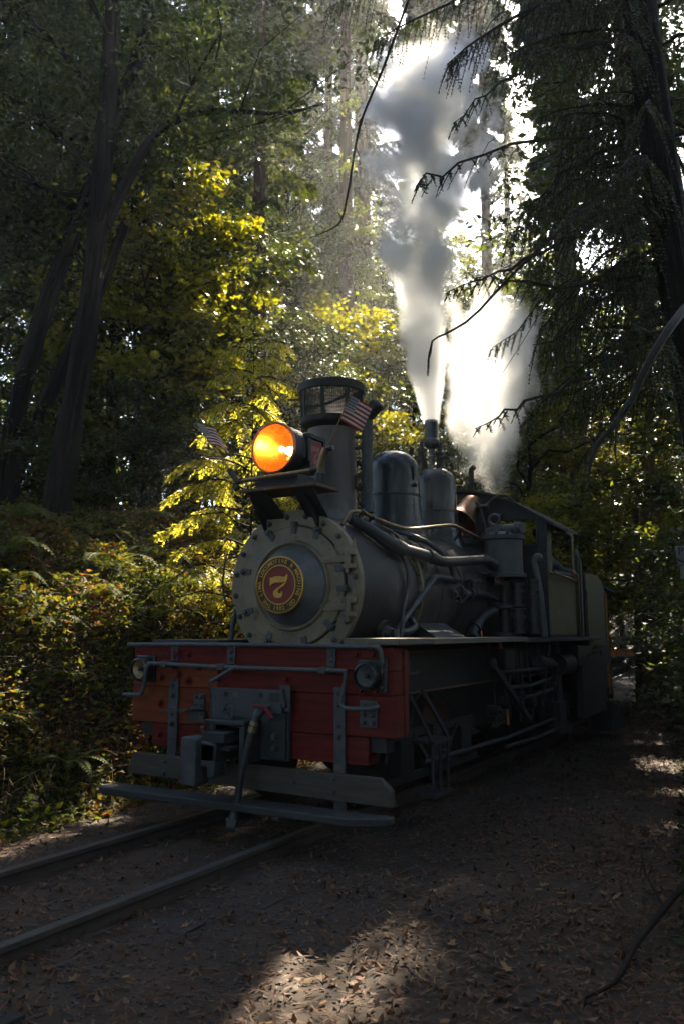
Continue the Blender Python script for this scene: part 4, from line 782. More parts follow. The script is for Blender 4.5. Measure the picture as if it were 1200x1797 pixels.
# ------------------------------------------------------------------ coaches behind, on the bend
def coach(name, label, yc, length, low):
    e = .01; dx = float(trackx(yc+e)-trackx(yc-e))/(2*e)
    t = thing(name, label, 'railway coach', (float(trackx(yc))-(0 if low else .03), yc, 0), -math.atan(dx)*-1 if False else math.atan(-dx))
    h = length/2; top = .80 if low else 1.95
    W_ = 1.0 if low else .88
    MB().box(-W_,W_,-h,h,.42,.55).build('underframe', IRON2, t)
    for s_ in (-1, 1):
        n = 6 if low else 5
        for i in range(n):
            z0 = .56+(top-.56)*i/n; x0, x1 = sorted((s_*(W_-.03), s_*W_)); MB().box(x0,x1,-h,h,z0+.004,.56+(top-.56)*(i+1)/n).build('side_board', ORANGEP, t)
        for k in range(7):
            y = -h+.05+(length-.1)*k/6; x0, x1 = sorted((s_*(W_+.001), s_*(W_+.03))); MB().box(x0,x1,y-.04,y+.04,.45,top if not low else 1.25).build('post', ORANGEP if not low else GREYIRON, t)
        if low: MB().box(*sorted((s_*.96, s_*1.06)),-h,h,1.12,1.17).build('top_rail', WHITEP, t); MB().box(*sorted((s_*.975, s_*.985)),-h,h,.81,1.10).build('wire_panel', GREYIRON, t)
    for e_ in (-1, 1): MB().box(-W_+.04,W_-.04,*sorted((e_*h, e_*(h-.04))),.56,top).build('end_board', ORANGEP, t)
    if not low:
        MB().prism([(-1.0,1.93),(-.8,2.05),(0,2.16),(.8,2.05),(1.0,1.93),(1.0,1.97),(.8,2.10),(0,2.21),(-.8,2.10),(-1.0,1.97)], (0,-h-.2,0), (1,0,0), (0,0,1), (0,length+.4,0)).build('roof', BLUEROOF, t)
    else:
        for k in range(4): MB().box(-.8,.8,-h+.5+k*1.5,-h+.9+k*1.5,.9,.95).box(-.8,.8,-h+.9+k*1.5,-h+.94+k*1.5,.9,1.2).build('bench', DECKW, t)
    for e_ in (-1, 1):
        for d in (-.4, .4):
            MB().cyl((-.55,e_*(h-1.2)+d,.36),(.55,e_*(h-1.2)+d,.36),.05,10).lathe([(.1,.44),(.36,.44),(.38,.53),(.1,.53)], (0,e_*(h-1.2)+d,.36), 'x', 24).lathe([(.1,-.53),(.36,-.53),(.38,-.44),(.1,-.44)], (0,e_*(h-1.2)+d,.36), 'x', 24).build('wheelset', IRON2, t)
coach('passenger_coach', 'orange roofed coach standing directly behind the locomotive tank', 9.75, 4.6, False)
coach('open_coach', 'low orange open coach with pale top rail farther down the track', 27.0, 6.5, True)

# ------------------------------------------------------------------ notice on the right bank
sx, sy = 2.87, 1.8; gz = float(gh(sx, sy))
nb = thing('notice_board', 'white notice in dimmed paint with black letter P on the dark right bank', 'sign', (sx, sy, gz))
MB().box(-.03,.03,.012,.06,-.3,2.05-gz).build('post', GREYW, nb)
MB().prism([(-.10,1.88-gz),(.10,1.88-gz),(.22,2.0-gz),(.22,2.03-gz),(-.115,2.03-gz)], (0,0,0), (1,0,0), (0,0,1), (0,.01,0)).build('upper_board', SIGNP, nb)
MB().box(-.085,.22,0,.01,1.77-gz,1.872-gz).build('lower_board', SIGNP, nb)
text_mesh([('P',-.075,1.985-gz,0,.085)], (0,-.002,0), (1,0,0), (0,0,1)).build('letter', BLACKP, nb)
MB().bar((-.10,-.004,1.925-gz),(.02,-.004,1.86-gz),.005,.016,(0,0,1)).build('border_line', BLACKP, nb)
nb.rotation_euler = (0,0,R(18))

# ------------------------------------------------------------------ plants
def interp(pts, t):
    pts = np.asarray(pts, float); k = (len(pts)-1)*t; i = np.minimum(k.astype(int), len(pts)-2); f = (k-i)[:,None]
    return pts[i]*(1-f) + pts[i+1]*f
def limb(p0, p1, sag, n=6, wob=.06):
    p0 = np.array(p0, float); p1 = np.array(p1, float); L = np.linalg.norm(p1-p0); t = np.linspace(0, 1, n)[:,None]
    q = p0*(1-t) + p1*t; q[:,2] += sag*L*np.sin(PI*t[:,0]); q[1:-1] += rng.normal(size=(n-2,3))*wob*L*.5; return q
def tree_meshes(name, seed, H, base_r, crown0, crown_r, nl, per, leaf, lsz, bark, flat=.35, lean=(0,0), asp=.45, droop=.15, hang=0, clus=.55):
    """broad leaved tree: trunk mesh with limbs, crown mesh of single leaves in layered sprays"""
    global rng
    rng = np.random.default_rng(seed)
    tp = np.array([(lean[0]*(z/H)**1.3 + rng.normal()*.06*z/H*2, lean[1]*(z/H)**1.3 + rng.normal()*.06*z/H*2, z) for z in np.linspace(-.4, H, 9)]); tp[0,:2] = tp[1,:2] = 0
    b = MB(); b.tube(tp, [base_r*1.35]+[base_r*(1-.85*i/8) for i in range(1, 9)], 12, smooth=3)
    C = []
    for i in range(nl):
        f = crown0 + (1-crown0)*((i+.5)/nl)**.9; p0 = interp(tp, np.array([min(.98, f*.96+.03)]))[0]
        a = i*2.4 + rng.normal()*.5; prof = math.sin(PI*min(1, (.25+.75*(1-(f-crown0)/(1-crown0))**.8)*.62+.1))
        L = crown_r*(.55+.5*rng.random())*prof + .25
        p1 = p0 + np.array([math.cos(a)*L, math.sin(a)*L, L*rng.uniform(-.05,.55)-hang*L])
        q = limb(p0, p1, .08); r0 = base_r*.34*(1-.6*f)+.012
        b.tube(q, np.linspace(r0, .008, len(q)), 6)
        nt_ = int(per*(.6+.8*rng.random())); t = rng.random(nt_)**.6*.8+.22; cc = interp(q, np.minimum(t, 1)) + rng.normal(size=(nt_,3))*np.array([.22,.22,.12])*crown_r*.55*t[:,None]
        C.append(cc)
        for c in cc[:3]:
            k = q[int(rng.integers(2, len(q)))]; b.tube([k, .5*(k+c)+rng.normal(size=3)*.05, c], [.010,.007,.004], 4)
    C = np.concatenate(C); n = leaf//len(C); P = np.repeat(C, n, 0); sc = np.repeat(rng.uniform(.6,1.4,len(C)), n)[:,None]
    P = P + rng.normal(size=P.shape)*np.array([1,1,flat])*clus*.5*sc
    return b.mesh('trunk', bark), LA().add(rand_leaves(P, lsz*.7, lsz*1.3, asp, droop, 1.0)).mesh('crown', None), None
def with_mat(me, m): me = me.copy(); me.materials.clear(); me.materials.append(m); return me
def put(name, label, cat, x, y, tm, cm, mat, rz=0, s=1.0, group=None, dz=0):
    t = thing(name, label, cat, (x, y, float(gh(x, y))+dz), rz, group); t.scale = (s, s, s*rnd.uniform(.95,1.05))
    if tm: obj('trunk', tm, t)
    key = (cm.name, mat.name)
    if key not in _cm: _cm[key] = with_mat(cm, mat)
    obj('crown', _cm[key], t); return t
_cm = {}
TB1 = tree_meshes('a', 1, 11.0, .17, .30, 3.0, 24, 11, 17000, .135, BARK)[:2]
TB2 = tree_meshes('b', 2, 15.0, .20, .35, 2.7, 30, 10, 17000, .14, BARK, lean=(.8,.3))[:2]
TB3 = tree_meshes('c', 3, 6.5, .09, .22, 2.3, 20, 11, 13000, .12, BARK)[:2]
TM = tree_meshes('m', 4, 6.2, .07, .30, 2.1, 18, 10, 6500, .13, TWIG, asp=.8, flat=.28)[:2]
BU = tree_meshes('s', 5, 2.4, .035, .10, 1.5, 14, 9, 6500, .10, TWIG, clus=.4)[:2]

# conifers: a straight trunk, drooping boughs, flat needle sprays
def sprays(q, side, n, L0, L1, droop, w, per, A, tb=None, start=.2):
    """twigs alternate along the bough q; each twig carries slim needle leaves"""
    t = np.linspace(start, 1, n); P = interp(q, t); T = nrm(interp(q, np.minimum(t+.03, 1.0)) - interp(q, np.minimum(t, .97)-.0+0)*1.0 + 1e-6)
    T = nrm(np.asarray(q[-1]) - np.asarray(q[0]))[None] + 0*P
    up = np.array([0,0,1.0]); Sd = nrm(np.cross(T, up))
    sg = np.where(np.arange(n) % 2 == 0, 1, -1)[:,None]*1.0
    D = nrm(T*rng.uniform(.35,.8,(n,1)) + Sd*sg*rng.uniform(.7,1.1,(n,1)) - up*droop*rng.uniform(.5,1.5,(n,1)))
    L = rng.uniform(L0, L1, n)*(1.05-.65*t)
    s = np.tile(np.linspace(.08, 1, per), n); i = np.repeat(np.arange(n), per)
    X = P[i] + D[i]*(L[i]*s)[:,None]; X[:,2] -= droop*.6*L[i]*s*s
    Nn = nrm(np.cross(D, up) + 1e-6)[i]
    for k in (1, -1):
        d2 = nrm(D[i]*.75 + Nn*k*.9 + rng.normal(size=X.shape)*.18 - up*droop*.3)
        W = nrm(np.cross(d2, up + rng.normal(size=X.shape)*.4))
        ln = w[1]*(1.1-.55*s)*rng.uniform(.7,1.2,len(s)); A.add(leaves_arr(X, d2, W, ln, np.full(len(s), w[0]), .05))
    if tb is not None:
        for k in range(n):
            e = P[k]+D[k]*L[k]; e[2] -= droop*.6*L[k]; m_ = P[k]+D[k]*L[k]*.5; m_[2] -= droop*.15*L[k]; tb.tube([P[k], m_, e], [.0045,.0035,.002], 4, caps=False)
def conifer(seed, H, br, h0, R0, nb, tw, L0, L1, w, per, droop, bark, leafm, twigs=False, taper=.85, lean=(0,0), up=.1, ex=.75):
    global rng
    rng = np.random.default_rng(seed); b = MB(); A = LA()
    tp = [(lean[0]*(z/H), lean[1]*(z/H), z) for z in np.linspace(-3, H, 9)]
    b.tube(tp, [br*1.4, br*1.25]+[br*(1-taper*i/7) for i in range(1, 8)], 20, smooth=5, furrow=.22)
    for i in range(nb):
        f = ((i+.5)/nb); z = h0 + (H*.985-h0)*f; a = i*2.39996 + rng.normal()*.3; L = R0*(1-f)**ex*rng.uniform(.65,1.15)+.12
        o = np.array([lean[0]*z/H, lean[1]*z/H, z]); e = o + np.array([math.cos(a)*L, math.sin(a)*L, L*(up - droop*.5)])
        q = limb(o, e, .14, 7, .03); b.tube(q, np.linspace(max(.010, br*.13*(1-f)), .004, 7), 5)
        sprays(q, 0, max(4, int(tw*L)), L0, L1, droop, w, per, A, b if twigs else None)
    return b.mesh('trunk', bark), A.mesh('crown', leafm)
RW1 = conifer(11, 26, .42, 3.5, 3.4, 74, 11, .5, 1.1, (.085,.24), 9, .55, BARKR, NEEDLE)
RW2 = conifer(12, 21, .30, 2.8, 2.7, 66, 11, .45, 1.0, (.08,.22), 9, .6, BARKR, NEEDLE)

HC = conifer(13, 31, .36, 19.5, 2.6, 46, 12, .6, 1.2, (.10,.30), 9, .5, BARKR, NEEDLE)
HN = conifer(14, 30, .24, 15.0, .95, 76, 22, .5, .9, (.12,.32), 9, .5, BARKR, NEEDLE)
HS = conifer(16, 29, .20, 17.3, 1.4, 66, 19, .5, .9, (.12,.34), 9, .5, BARKR, NEEDLE)
BT = conifer(15, 15.5, .24, 8.5, 2.0, 34, 12, .5, 1.0, (.09,.26), 9, .5, BARKR, NEEDLE)
# --- the woods: near, single trees first
def at(b, d): return bearing(b, d)
def P2(b, d, *a, **k): x, y = bearing(b, d); return put(*a[:3], x, y, *a[3:], **k)
# leaning and upright dark trees of the left bank
def bigtree(label, x, y, pts, radii, limbs, seed, ncl=60, leaf=5000, mat=None, name='oak_tree', bark=None, lsz=.12):
    global rng
    rng = np.random.default_rng(seed); z0 = float(gh(x, y)); t = thing(name, label, 'tree', (x, y, z0))
    b = MB(); b.tube(pts, radii, 20, smooth=8, furrow=.3); C = []
    for q, r0 in limbs:
        q = np.array(q, float); b.tube(q, np.linspace(r0, .012, len(q)), 10, smooth=4, furrow=.3); n = max(3, int(ncl/len(limbs)))
        tt = rng.random(n)**.7; cc = interp(q, tt*.75+.25) + rng.normal(size=(n,3))*np.array([.55,.55,.35]); C.append(cc)
        for c in cc[:n//2]:
            k = q[int(rng.integers(len(q)//2, len(q)))]; b.tube([k, .5*(k+c)+rng.normal(size=3)*.08, c], [.014,.009,.004], 5)
    b.build('trunk', bark or BARK, t); C = np.concatenate(C); k = leaf//len(C); P = np.repeat(C, k, 0) + rng.normal(size=(len(C)*k,3))*np.array([.36,.36,.16])
    obj('crown', LA().add(rand_leaves(P, lsz*.7, lsz*1.3, .42, .2)).mesh('crown', mat or LEAFD), t); return t
x, y = bearing(-22.6, 13.0)
def sidev(b): a = R(b-YAW); return np.array([math.cos(a), -math.sin(a), 0])
s1 = sidev(-21)
def off(s, z, d=0): return tuple(s1*s + np.array([-s1[1], s1[0], 0])*d + np.array([0,0,z]))
bigtree('dark tree trunk leaning right at the left edge of the wood', x, y, [off(0,-.4),off(.1,1.5),off(.35,3.2),off(.8,4.9),off(1.4,7.0),off(1.9,9.2)], [.165,.14,.13,.12,.105,.08],
        [([off(.9,5.2),off(-.2,6.2,.3),off(-1.2,6.9,.6)],.06),([off(1.4,7.0),off(.4,8.4,.4),off(-.6,9.0)],.06),([off(1.7,8.3),off(2.8,9.1,.5),off(3.6,9.3)],.05),([off(1.0,5.6),off(.3,5.3,-.6),off(-.9,5.6,-1.2)],.04),([off(1.5,7.4),off(2.2,7.9,.8),off(2.9,8.0,1.6)],.04)], 21, 70, 7000, LEAFD)
x, y = bearing(-18.8, 12.0)
tL = bigtree('tall dark upright tree on the left with a long arching limb reaching right', x, y, [off(-.15,-.4),off(0,1.2),off(.2,3.0),off(.3,4.8),off(.36,7.0),off(.38,9.5)], [.19,.165,.15,.14,.12,.09],
        [([off(.4,4.6),off(.75,5.5,-.1),off(1.05,6.1,-.2),off(1.6,6.5,-.3),off(2.3,6.65,-.4),off(3.0,6.85,-.3),off(3.8,7.35,-.1)],.085),([off(.4,5.2),off(-.5,6.2,.3),off(-1.3,6.8,.5)],.06),([off(.5,6.8),off(1.2,8.2,.6),off(2.0,8.9,1.0)],.06),([off(.5,7.4),off(-.4,8.6,-.4),off(-1.0,9.3,-.6)],.05),([off(1.3,6.3,-.2),off(1.5,6.8,-.5),off(1.9,7.6,-.8)],.03)], 22, 75, 7500, LEAFD)
x, y = bearing(-20.6, 13.6)
bigtree('slim dark trunk leaning between the two big left trees', x, y, [off(-.5,-.4),off(-.3,1.0),off(.3,2.8),off(.9,4.4),off(1.4,6.2)], [.12,.11,.10,.085,.05],
        [([off(1.1,5.2),off(1.8,5.9,.4),off(2.6,6.2,.6)],.035),([off(.9,4.4),off(.1,5.2,.3),off(-.5,5.6,.5)],.035),([off(1.4,6.2),off(1.6,7.2,.4),off(1.4,7.9,.7)],.04)], 23, 40, 3600, LEAFD, 'slim_tree')
# slim redwood standing behind the young conifer
xx_, yy_ = bearing(-6.1, 18.5)
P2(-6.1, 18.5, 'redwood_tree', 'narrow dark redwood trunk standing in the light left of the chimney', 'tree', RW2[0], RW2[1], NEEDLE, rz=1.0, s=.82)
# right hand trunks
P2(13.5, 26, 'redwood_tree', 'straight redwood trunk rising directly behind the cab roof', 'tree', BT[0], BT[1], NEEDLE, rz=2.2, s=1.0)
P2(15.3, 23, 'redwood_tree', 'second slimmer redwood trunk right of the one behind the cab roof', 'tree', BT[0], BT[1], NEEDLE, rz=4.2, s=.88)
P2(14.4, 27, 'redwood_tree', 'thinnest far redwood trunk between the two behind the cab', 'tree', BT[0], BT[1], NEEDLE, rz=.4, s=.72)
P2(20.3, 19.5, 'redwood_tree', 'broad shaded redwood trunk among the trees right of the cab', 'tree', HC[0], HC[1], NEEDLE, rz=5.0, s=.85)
# the yellow maples caught by the sun
for b_, d_, s_, rz, lb in ((-12.6,16.3,.85,.3,'sunlit yellow green maple in the middle of the left bank'),(-9.4,17.6,.9,2.0,'yellow green maple behind the tip of the young conifer'),(-14.5,15.5,.95,4.0,'yellowish maple half hidden behind the big left trunks'),(-2.8,22,1.0,1.2,'tall pale yellow maple left of the chimney'),(-.4,26,1.15,3.1,'pale yellow maple just behind the steam'),(10.8,17,.55,.9,'bright bushy maple glowing above the cab roof'),(4.2,19,.62,2.5,'small bright maple behind the two domes'),(17.6,20,.9,5.2,'golden maple in the gap right of the cab'),(14.8,18.5,.62,3.3,'small golden maple against the trunks right of the cab roof'),(20.8,20.5,1.0,1.9,'golden maple glowing beyond the notice on the right bank'),(12.6,30,1.3,.2,'far yellow maple seen past the right edge of the steam')):
    P2(b_, d_, 'maple_tree', lb, 'tree', TM[0], TM[1], LEAFY, rz=rz, s=s_)
# broad leaved trees that fill the wood
k = 0
for b_, d_, tm, m_, s_ in ((-24,17,TB1,LEAFD,1),(-20,18.5,TB2,LEAFD,1),(-16,17,TB1,LEAFD,1.0),(-13,19.5,TB2,LEAFD,1.05),(-10.5,18,TB3,LEAFG,.8),(-7.5,22,TB1,LEAFG,.8),(-4.5,20.5,TB3,LEAFD,.85),(-1.5,19.5,TB3,LEAFD,.7),(-27,14,TB2,LEAFD,.9),(-3,29,TB2,LEAFG,1.1),(-8,30,TB2,LEAFG,1.2),(-14,29,TB1,LEAFG,1.4),(-20,28,TB2,LEAFG,1.3),  # darker leaves on some upper left trees stand in for shade there
        (11.5,33,TB2,LEAFG,.8),(14,30,TB3,LEAFO,1.1),(17,27,TB3,LEAFG,1.2),(20,24,TB3,LEAFO,1.1),(23.5,21,TB1,LEAFD,.8),(25.5,17,TB1,LEAFD,.85),(18.5,33,TB3,LEAFO,1.3),(16.2,23,TB3,LEAFG,.8),(7.5,34,TB1,LEAFG,1.2),(3,34,TB1,LEAFG,1.2),(10.2,20.5,TB2,LEAFG,.68),(7.2,24,TB2,LEAFD,.55),(4.5,27,TB2,LEAFG,.6),(1.0,30,TB2,LEAFG,.75),(12.8,17,TB3,LEAFG,1.1),(24.5,14.5,TB1,LEAFD,.95),(27.5,12.5,TB1,LEAFD,1.0),(15,40,TB2,LEAFG,.9)):
    zn = ('left','of the wood left of the chimney') if b_ < -6 else ('middle','behind the chimney and the steam') if b_ < 9.5 else ('right','beyond the cab on the right')
    dk = 'dark leaved' if m_ is LEAFD else 'tan leaved' if m_ is LEAFO else 'lighter green'; sz = 'small' if tm is TB3 else 'tall slim' if tm is TB2 else 'broad'
    P2(b_, d_, 'bay_tree', '%s %s bay tree in the foliage %s' % (sz, dk, zn[1]), 'tree', tm[0], tm[1], m_, rz=rnd.uniform(0,6.3), s=s_, group='%s %s bay trees %s' % (sz, dk, zn[1]))
for b_, d_, s_ in ((-25,24,1.1),(-17.5,24,1.0),(-11,27,1.1),(-5.5,33,1.2),(-1,38,1.2),(1.2,41,1.25),(-3.2,36,1.1),(1.6,39,1.35),(6.2,50,1.4),(29,24,.9),(12.0,36,.85),(20.5,36,.9)):
    P2(b_, d_, 'redwood_tree', 'tall redwood standing deep in the background wood ' + ('left of the chimney' if b_ < -4 else 'behind the steam' if b_ < 10 else 'right of the cab'), 'tree', RW1[0], RW1[1], NEEDLE, rz=rnd.uniform(0,6.3), s=s_, group='redwoods deep in the wood ' + ('left of the chimney' if b_ < -4 else 'behind the steam' if b_ < 10 else 'right of the cab'))
for px__, py__, m__, lb in ((-5.35,20.5,HN,'very tall slender redwood with a bare lower trunk, added to shade the track, just left of the steam'),(-2.3,19.6,HN,'very tall slender redwood added to shade the path, its crown above the cab roof'),(-7.3,20.6,HS,'tall pole like redwood with only its top leafed, added to shade the ground, left of the steam plume'),(-2.85,20.7,HS,'tall pole like redwood with only its top leafed, added to shade the ground, right of the steam plume'),(-10.6,20.0,HC,'very tall bare trunked redwood added for its shade deep in the wood left of the chimney'),(-13.0,19.4,HC,'very tall bare trunked redwood added for its shade behind the yellow maples')):  # high crowned redwoods added so their shade falls on track and path
    put('redwood_tree', lb, 'tree', px__, py__, m__[0], m__[1], NEEDLE, rz=rnd.uniform(0,6), dz=(0 if m__ is not HS else 1.5 if px__ < -5 else 3.7))
# understorey on the left bank and the dark right bank
for b_, d_, s_, m_ in ((-23.5,13.5,.85,LEAFD),(-20.2,14.2,.7,LEAFG),(-17.0,14.8,.8,LEAFG),(-13.8,14.8,.85,LEAFD),(-11,15.2,.7,LEAFG),(-18.5,16,1.15,LEAFD),(-15,17,1.2,LEAFG),(-8.2,16.5,.8,LEAFG),(-22,16.5,1.2,LEAFG),(-5.2,17,.8,LEAFD),(-3,18,.8,LEAFG)):
    P2(b_, d_, 'bush', 'leafy green bush under the trees above the left bank', 'bush', BU[0], BU[1], m_, rz=rnd.uniform(0,6.3), s=s_, group='bushes above the left bank')
for b_, d_, s_, m_ in ((27.3,9.5,.7,LEAFD),(30.5,7.5,.7,LEAFD),(25.8,12,.8,LEAFD),(24.6,14.5,.9,LEAFG),(23.4,17.5,.85,LEAFD),(22.6,18.4,.6,LEAFG),(29,11.5,1.2,LEAFD),(33,5.6,.6,LEAFD),(26.5,17,1.5,LEAFG)):
    P2(b_, d_, 'bush', 'dark bush on the shaded right bank beside the path', 'bush', BU[0], BU[1], m_, rz=rnd.uniform(0,6.3), s=s_, group='bushes on the right bank')
P2(11.3, 12.5, 'laurel_bush', 'sunlit laurel bush with yellow green leaves right above the cab', 'bush', BU[0], BU[1], LEAFY, rz=.6, s=.6, dz=1.75)

# --- young redwood in the sun behind the headlamp
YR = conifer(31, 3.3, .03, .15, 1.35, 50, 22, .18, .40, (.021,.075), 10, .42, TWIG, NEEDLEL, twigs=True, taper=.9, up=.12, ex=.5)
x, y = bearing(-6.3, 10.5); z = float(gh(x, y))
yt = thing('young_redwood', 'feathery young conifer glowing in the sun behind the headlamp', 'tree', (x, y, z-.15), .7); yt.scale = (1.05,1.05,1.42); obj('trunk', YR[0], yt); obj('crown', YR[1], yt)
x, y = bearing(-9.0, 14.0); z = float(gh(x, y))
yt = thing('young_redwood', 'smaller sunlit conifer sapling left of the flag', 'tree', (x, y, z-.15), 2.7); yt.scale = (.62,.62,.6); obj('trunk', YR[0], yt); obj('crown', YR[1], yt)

# --- the near redwood on the right: big trunk, sweeping dead boughs, hanging sprays
rng = np.random.default_rng(41)
x, y = 3.0, 4.0; z = float(gh(x, y)); nt_ = thing('redwood_tree', 'big near redwood on the right with dark drooping sprays over the train', 'tree', (x, y, z))
b = MB(); b.tube([(.05,0,-.5),(0,0,.6),(-.15,-.05,2.5),(-.32,-.1,4.5),(-.5,-.12,7.0),(-.62,-.12,9.5),(-.7,-.1,13)], [.30,.24,.20,.185,.172,.16,.12], 26, smooth=8, furrow=.28)
A = LA(); tw = MB()
rv_ = sidev(0)   # right of view
vd = np.array([-rv_[1], rv_[0], 0])
nb = 0
for z0 in np.linspace(4.0, 10.8, 52):
    f = (z0-4)/6.8; o = np.array([-.17-.055*z0, -.1, z0]); a = rng.uniform(-1.1,1.0)
    L = rng.uniform(.6, 1.65)*(1.0+.25*math.sin(PI*min(1, f*1.1))); d = -rv_*math.cos(a) + vd*(math.sin(a)-.35); e = o + d*L + np.array([0,0,-L*rng.uniform(.0,.75)])
    q = limb(o, e, .10, 8, .035); tw.tube(q, np.linspace(.026, .006, 8), 6)
    if rng.random() < .86:
        sprays(q, 0, int(24*L), .25, .85, 1.25, (.018,.055), 17, A, tw, .12); nb += 1
for z0 in np.linspace(3.0, 11, 16):   # boughs on the far side and behind
    o = np.array([-.17-.055*z0, 0, z0]); a = rng.uniform(-1,1); d = rv_*math.cos(a) + vd*math.sin(a); L = rng.uniform(1,2); q = limb(o, o+d*L+np.array([0,0,-L*.3]), .1, 7, .04); tw.tube(q, np.linspace(.026,.006,7), 5); sprays(q, 0, int(11*L), .2, .6, .7, (.018,.05), 9, A, tw, .2)
# long thin boughs that reach in front of the steam
def W(b_, d_, z_): p = bearing(b_, d_); return np.array([p[0]-x, p[1]-y, z_-z])
for pts, n_, l1 in (([W(18,8.6,6.6),W(13.5,7.6,6.1),W(9.5,6.9,5.45),W(6.4,6.3,5.05),W(5.4,6.1,4.86)],26,.30),([W(17,8.4,5.4),W(13,7.4,4.75),W(10,6.8,4.35),W(7.7,6.4,4.08)],24,.28),
                    ([W(19,8.5,7.6),W(14,7.6,6.9),W(10.5,7.0,6.2),W(8.2,6.6,5.7)],26,.34),([W(17,8.4,3.9),W(14,7.4,3.45),W(11.2,6.8,3.15),W(9.8,6.5,2.98)],16,.26),([W(19,8.6,5.0),W(15.5,7.8,4.6),W(12,7.2,4.5),W(9.8,6.9,4.4)],22,.34)):
    q = interp(np.array(pts), np.linspace(0, .999, 10)); q += rng.normal(size=q.shape)*.02; tw.tube(q, np.linspace(.020,.003,10), 6); sprays(q, 0, n_, .12, l1, .8, (.013,.036), 13, A, tw, .22)
for p_, n_, l1 in (((.75,3.4,4.5),34,.5),((1.15,3.1,3.5),30,.45),((1.5,3.6,3.0),26,.4),((1.0,4.2,5.6),30,.5)):
    q = limb(np.array([-.35,-.1,p_[2]+1.2-z]), np.array([p_[0]-x, p_[1]-y, p_[2]-z]), .08, 9, .03); tw.tube(q, np.linspace(.022,.004,9), 6); sprays(q, 0, n_, .18, l1, .8, (.016,.042), 15, A, tw, .25)
for pts, n_, l1 in (([W(17,9,9.4),W(12,8.6,8.75),W(8,8.3,8.2),W(4.5,8,7.75),W(2.5,7.9,7.5)],44,.7),([W(17,9,8.7),W(12.5,8.4,8.0),W(9.5,8,7.45),W(8,7.9,7.2)],34,.6),([W(17,9,10),W(9,8.6,9.3),W(3,8.4,8.6),W(-1,8.2,8.15)],44,.75)):
    q = interp(np.array(pts), np.linspace(0,.999,11)); tw.tube(q, np.linspace(.024,.004,11), 6); sprays(q, 0, n_, .25, l1, 1.1, (.016,.046), 16, A, tw, .2)
for pts in ([W(21,7.6,5.6),W(15.5,6.9,4.75),W(12,6.6,4.25),W(9.3,6.3,3.8),W(7.6,6.1,3.62),W(6.5,6.0,3.54),W(6.2,6.0,3.42),W(6.1,6.0,3.28)],):
    q = interp(np.array(pts), np.linspace(0,.999,16)); tw.tube(q, np.linspace(.016,.004,16), 6); sprays(q[-5:], 0, 12, .02, .05, .9, (.008,.02), 5, A, tw, .1)
# bare dead whips sweeping down to the left
for i in range(20):
    z0 = rng.uniform(4.4, 10.5); o = np.array([-.17-.055*z0, -.1, z0]); a = rng.uniform(-.6,.6); L = rng.uniform(1.2,2.3); d = -rv_*math.cos(a)+vd*math.sin(a)
    q = limb(o, o+d*L+np.array([0,0,-L*rng.uniform(.5,1.1)]), .12, 9, .03); tw.tube(q, np.linspace(.011,.003,9), 5, caps=False)
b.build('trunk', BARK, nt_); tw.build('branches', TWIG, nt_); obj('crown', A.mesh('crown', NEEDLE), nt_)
# grey bare limb drooping across the right edge
gl_ = [W(23.5,6.4,3.75),W(22.4,6.1,3.5),W(20.8,6,3.2),W(19.8,6,2.98),W(18.4,6,2.78),W(17.4,6,2.66),W(16.9,6,2.5),W(16.7,6,2.36)]
lm_ = MB().tube(gl_, [.035,.032,.028,.026,.022,.017,.012,.006], 8, smooth=3).tube([gl_[3], W(19.0,5.9,2.86), W(18.6,5.9,2.62), W(18.7,5.9,2.5)], [.016,.012,.008,.004], 6, smooth=2).tube([gl_[1], W(21.2,6.2,3.52), W(20,6.3,3.65)], [.014,.010,.004], 6).tube([gl_[5], W(16.8,6,2.74), W(16.4,6.1,2.7)], [.008,.006,.003], 5)
lm_.build('bare_limb', GREYTW, nt_)
# redwood overhead at the top edge, its lowest boughs dip into view
x, y = bearing(9.0, 11.2); z = float(gh(x, y))
# thin bare twig hanging in from the top
x, y = bearing(3.2, 5.2)
ht = thing('hanging_twig', 'long thin bare twig hanging in from above left of the steam', 'twig', (x, y, 5.9))
x_, y_ = x, y
def W2(b_, d_, z_): p = bearing(b_, d_); return np.array([p[0]-x_, p[1]-y_, z_-5.9])
q = [W2(5.6,5.1,5.75),W2(4.7,5,5.45),W2(3.1,5,5.05),W2(1.6,5,4.72),W2(1.0,5,4.5),W2(.5,5,4.2),W2(0,5,4.0),W2(-.7,5,3.93),W2(-2.4,5,3.86)]
MB().tube(q, [.009,.009,.0085,.008,.0075,.007,.006,.005,.002], 6, smooth=4).tube([q[3],W2(1.2,5,4.66)], .003, 4).tube([q[4],W2(1.35,5,4.42)], .003, 4).tube([q[6],W2(-.3,5.02,4.05)], .003, 4).build('stem', TWIG, ht)


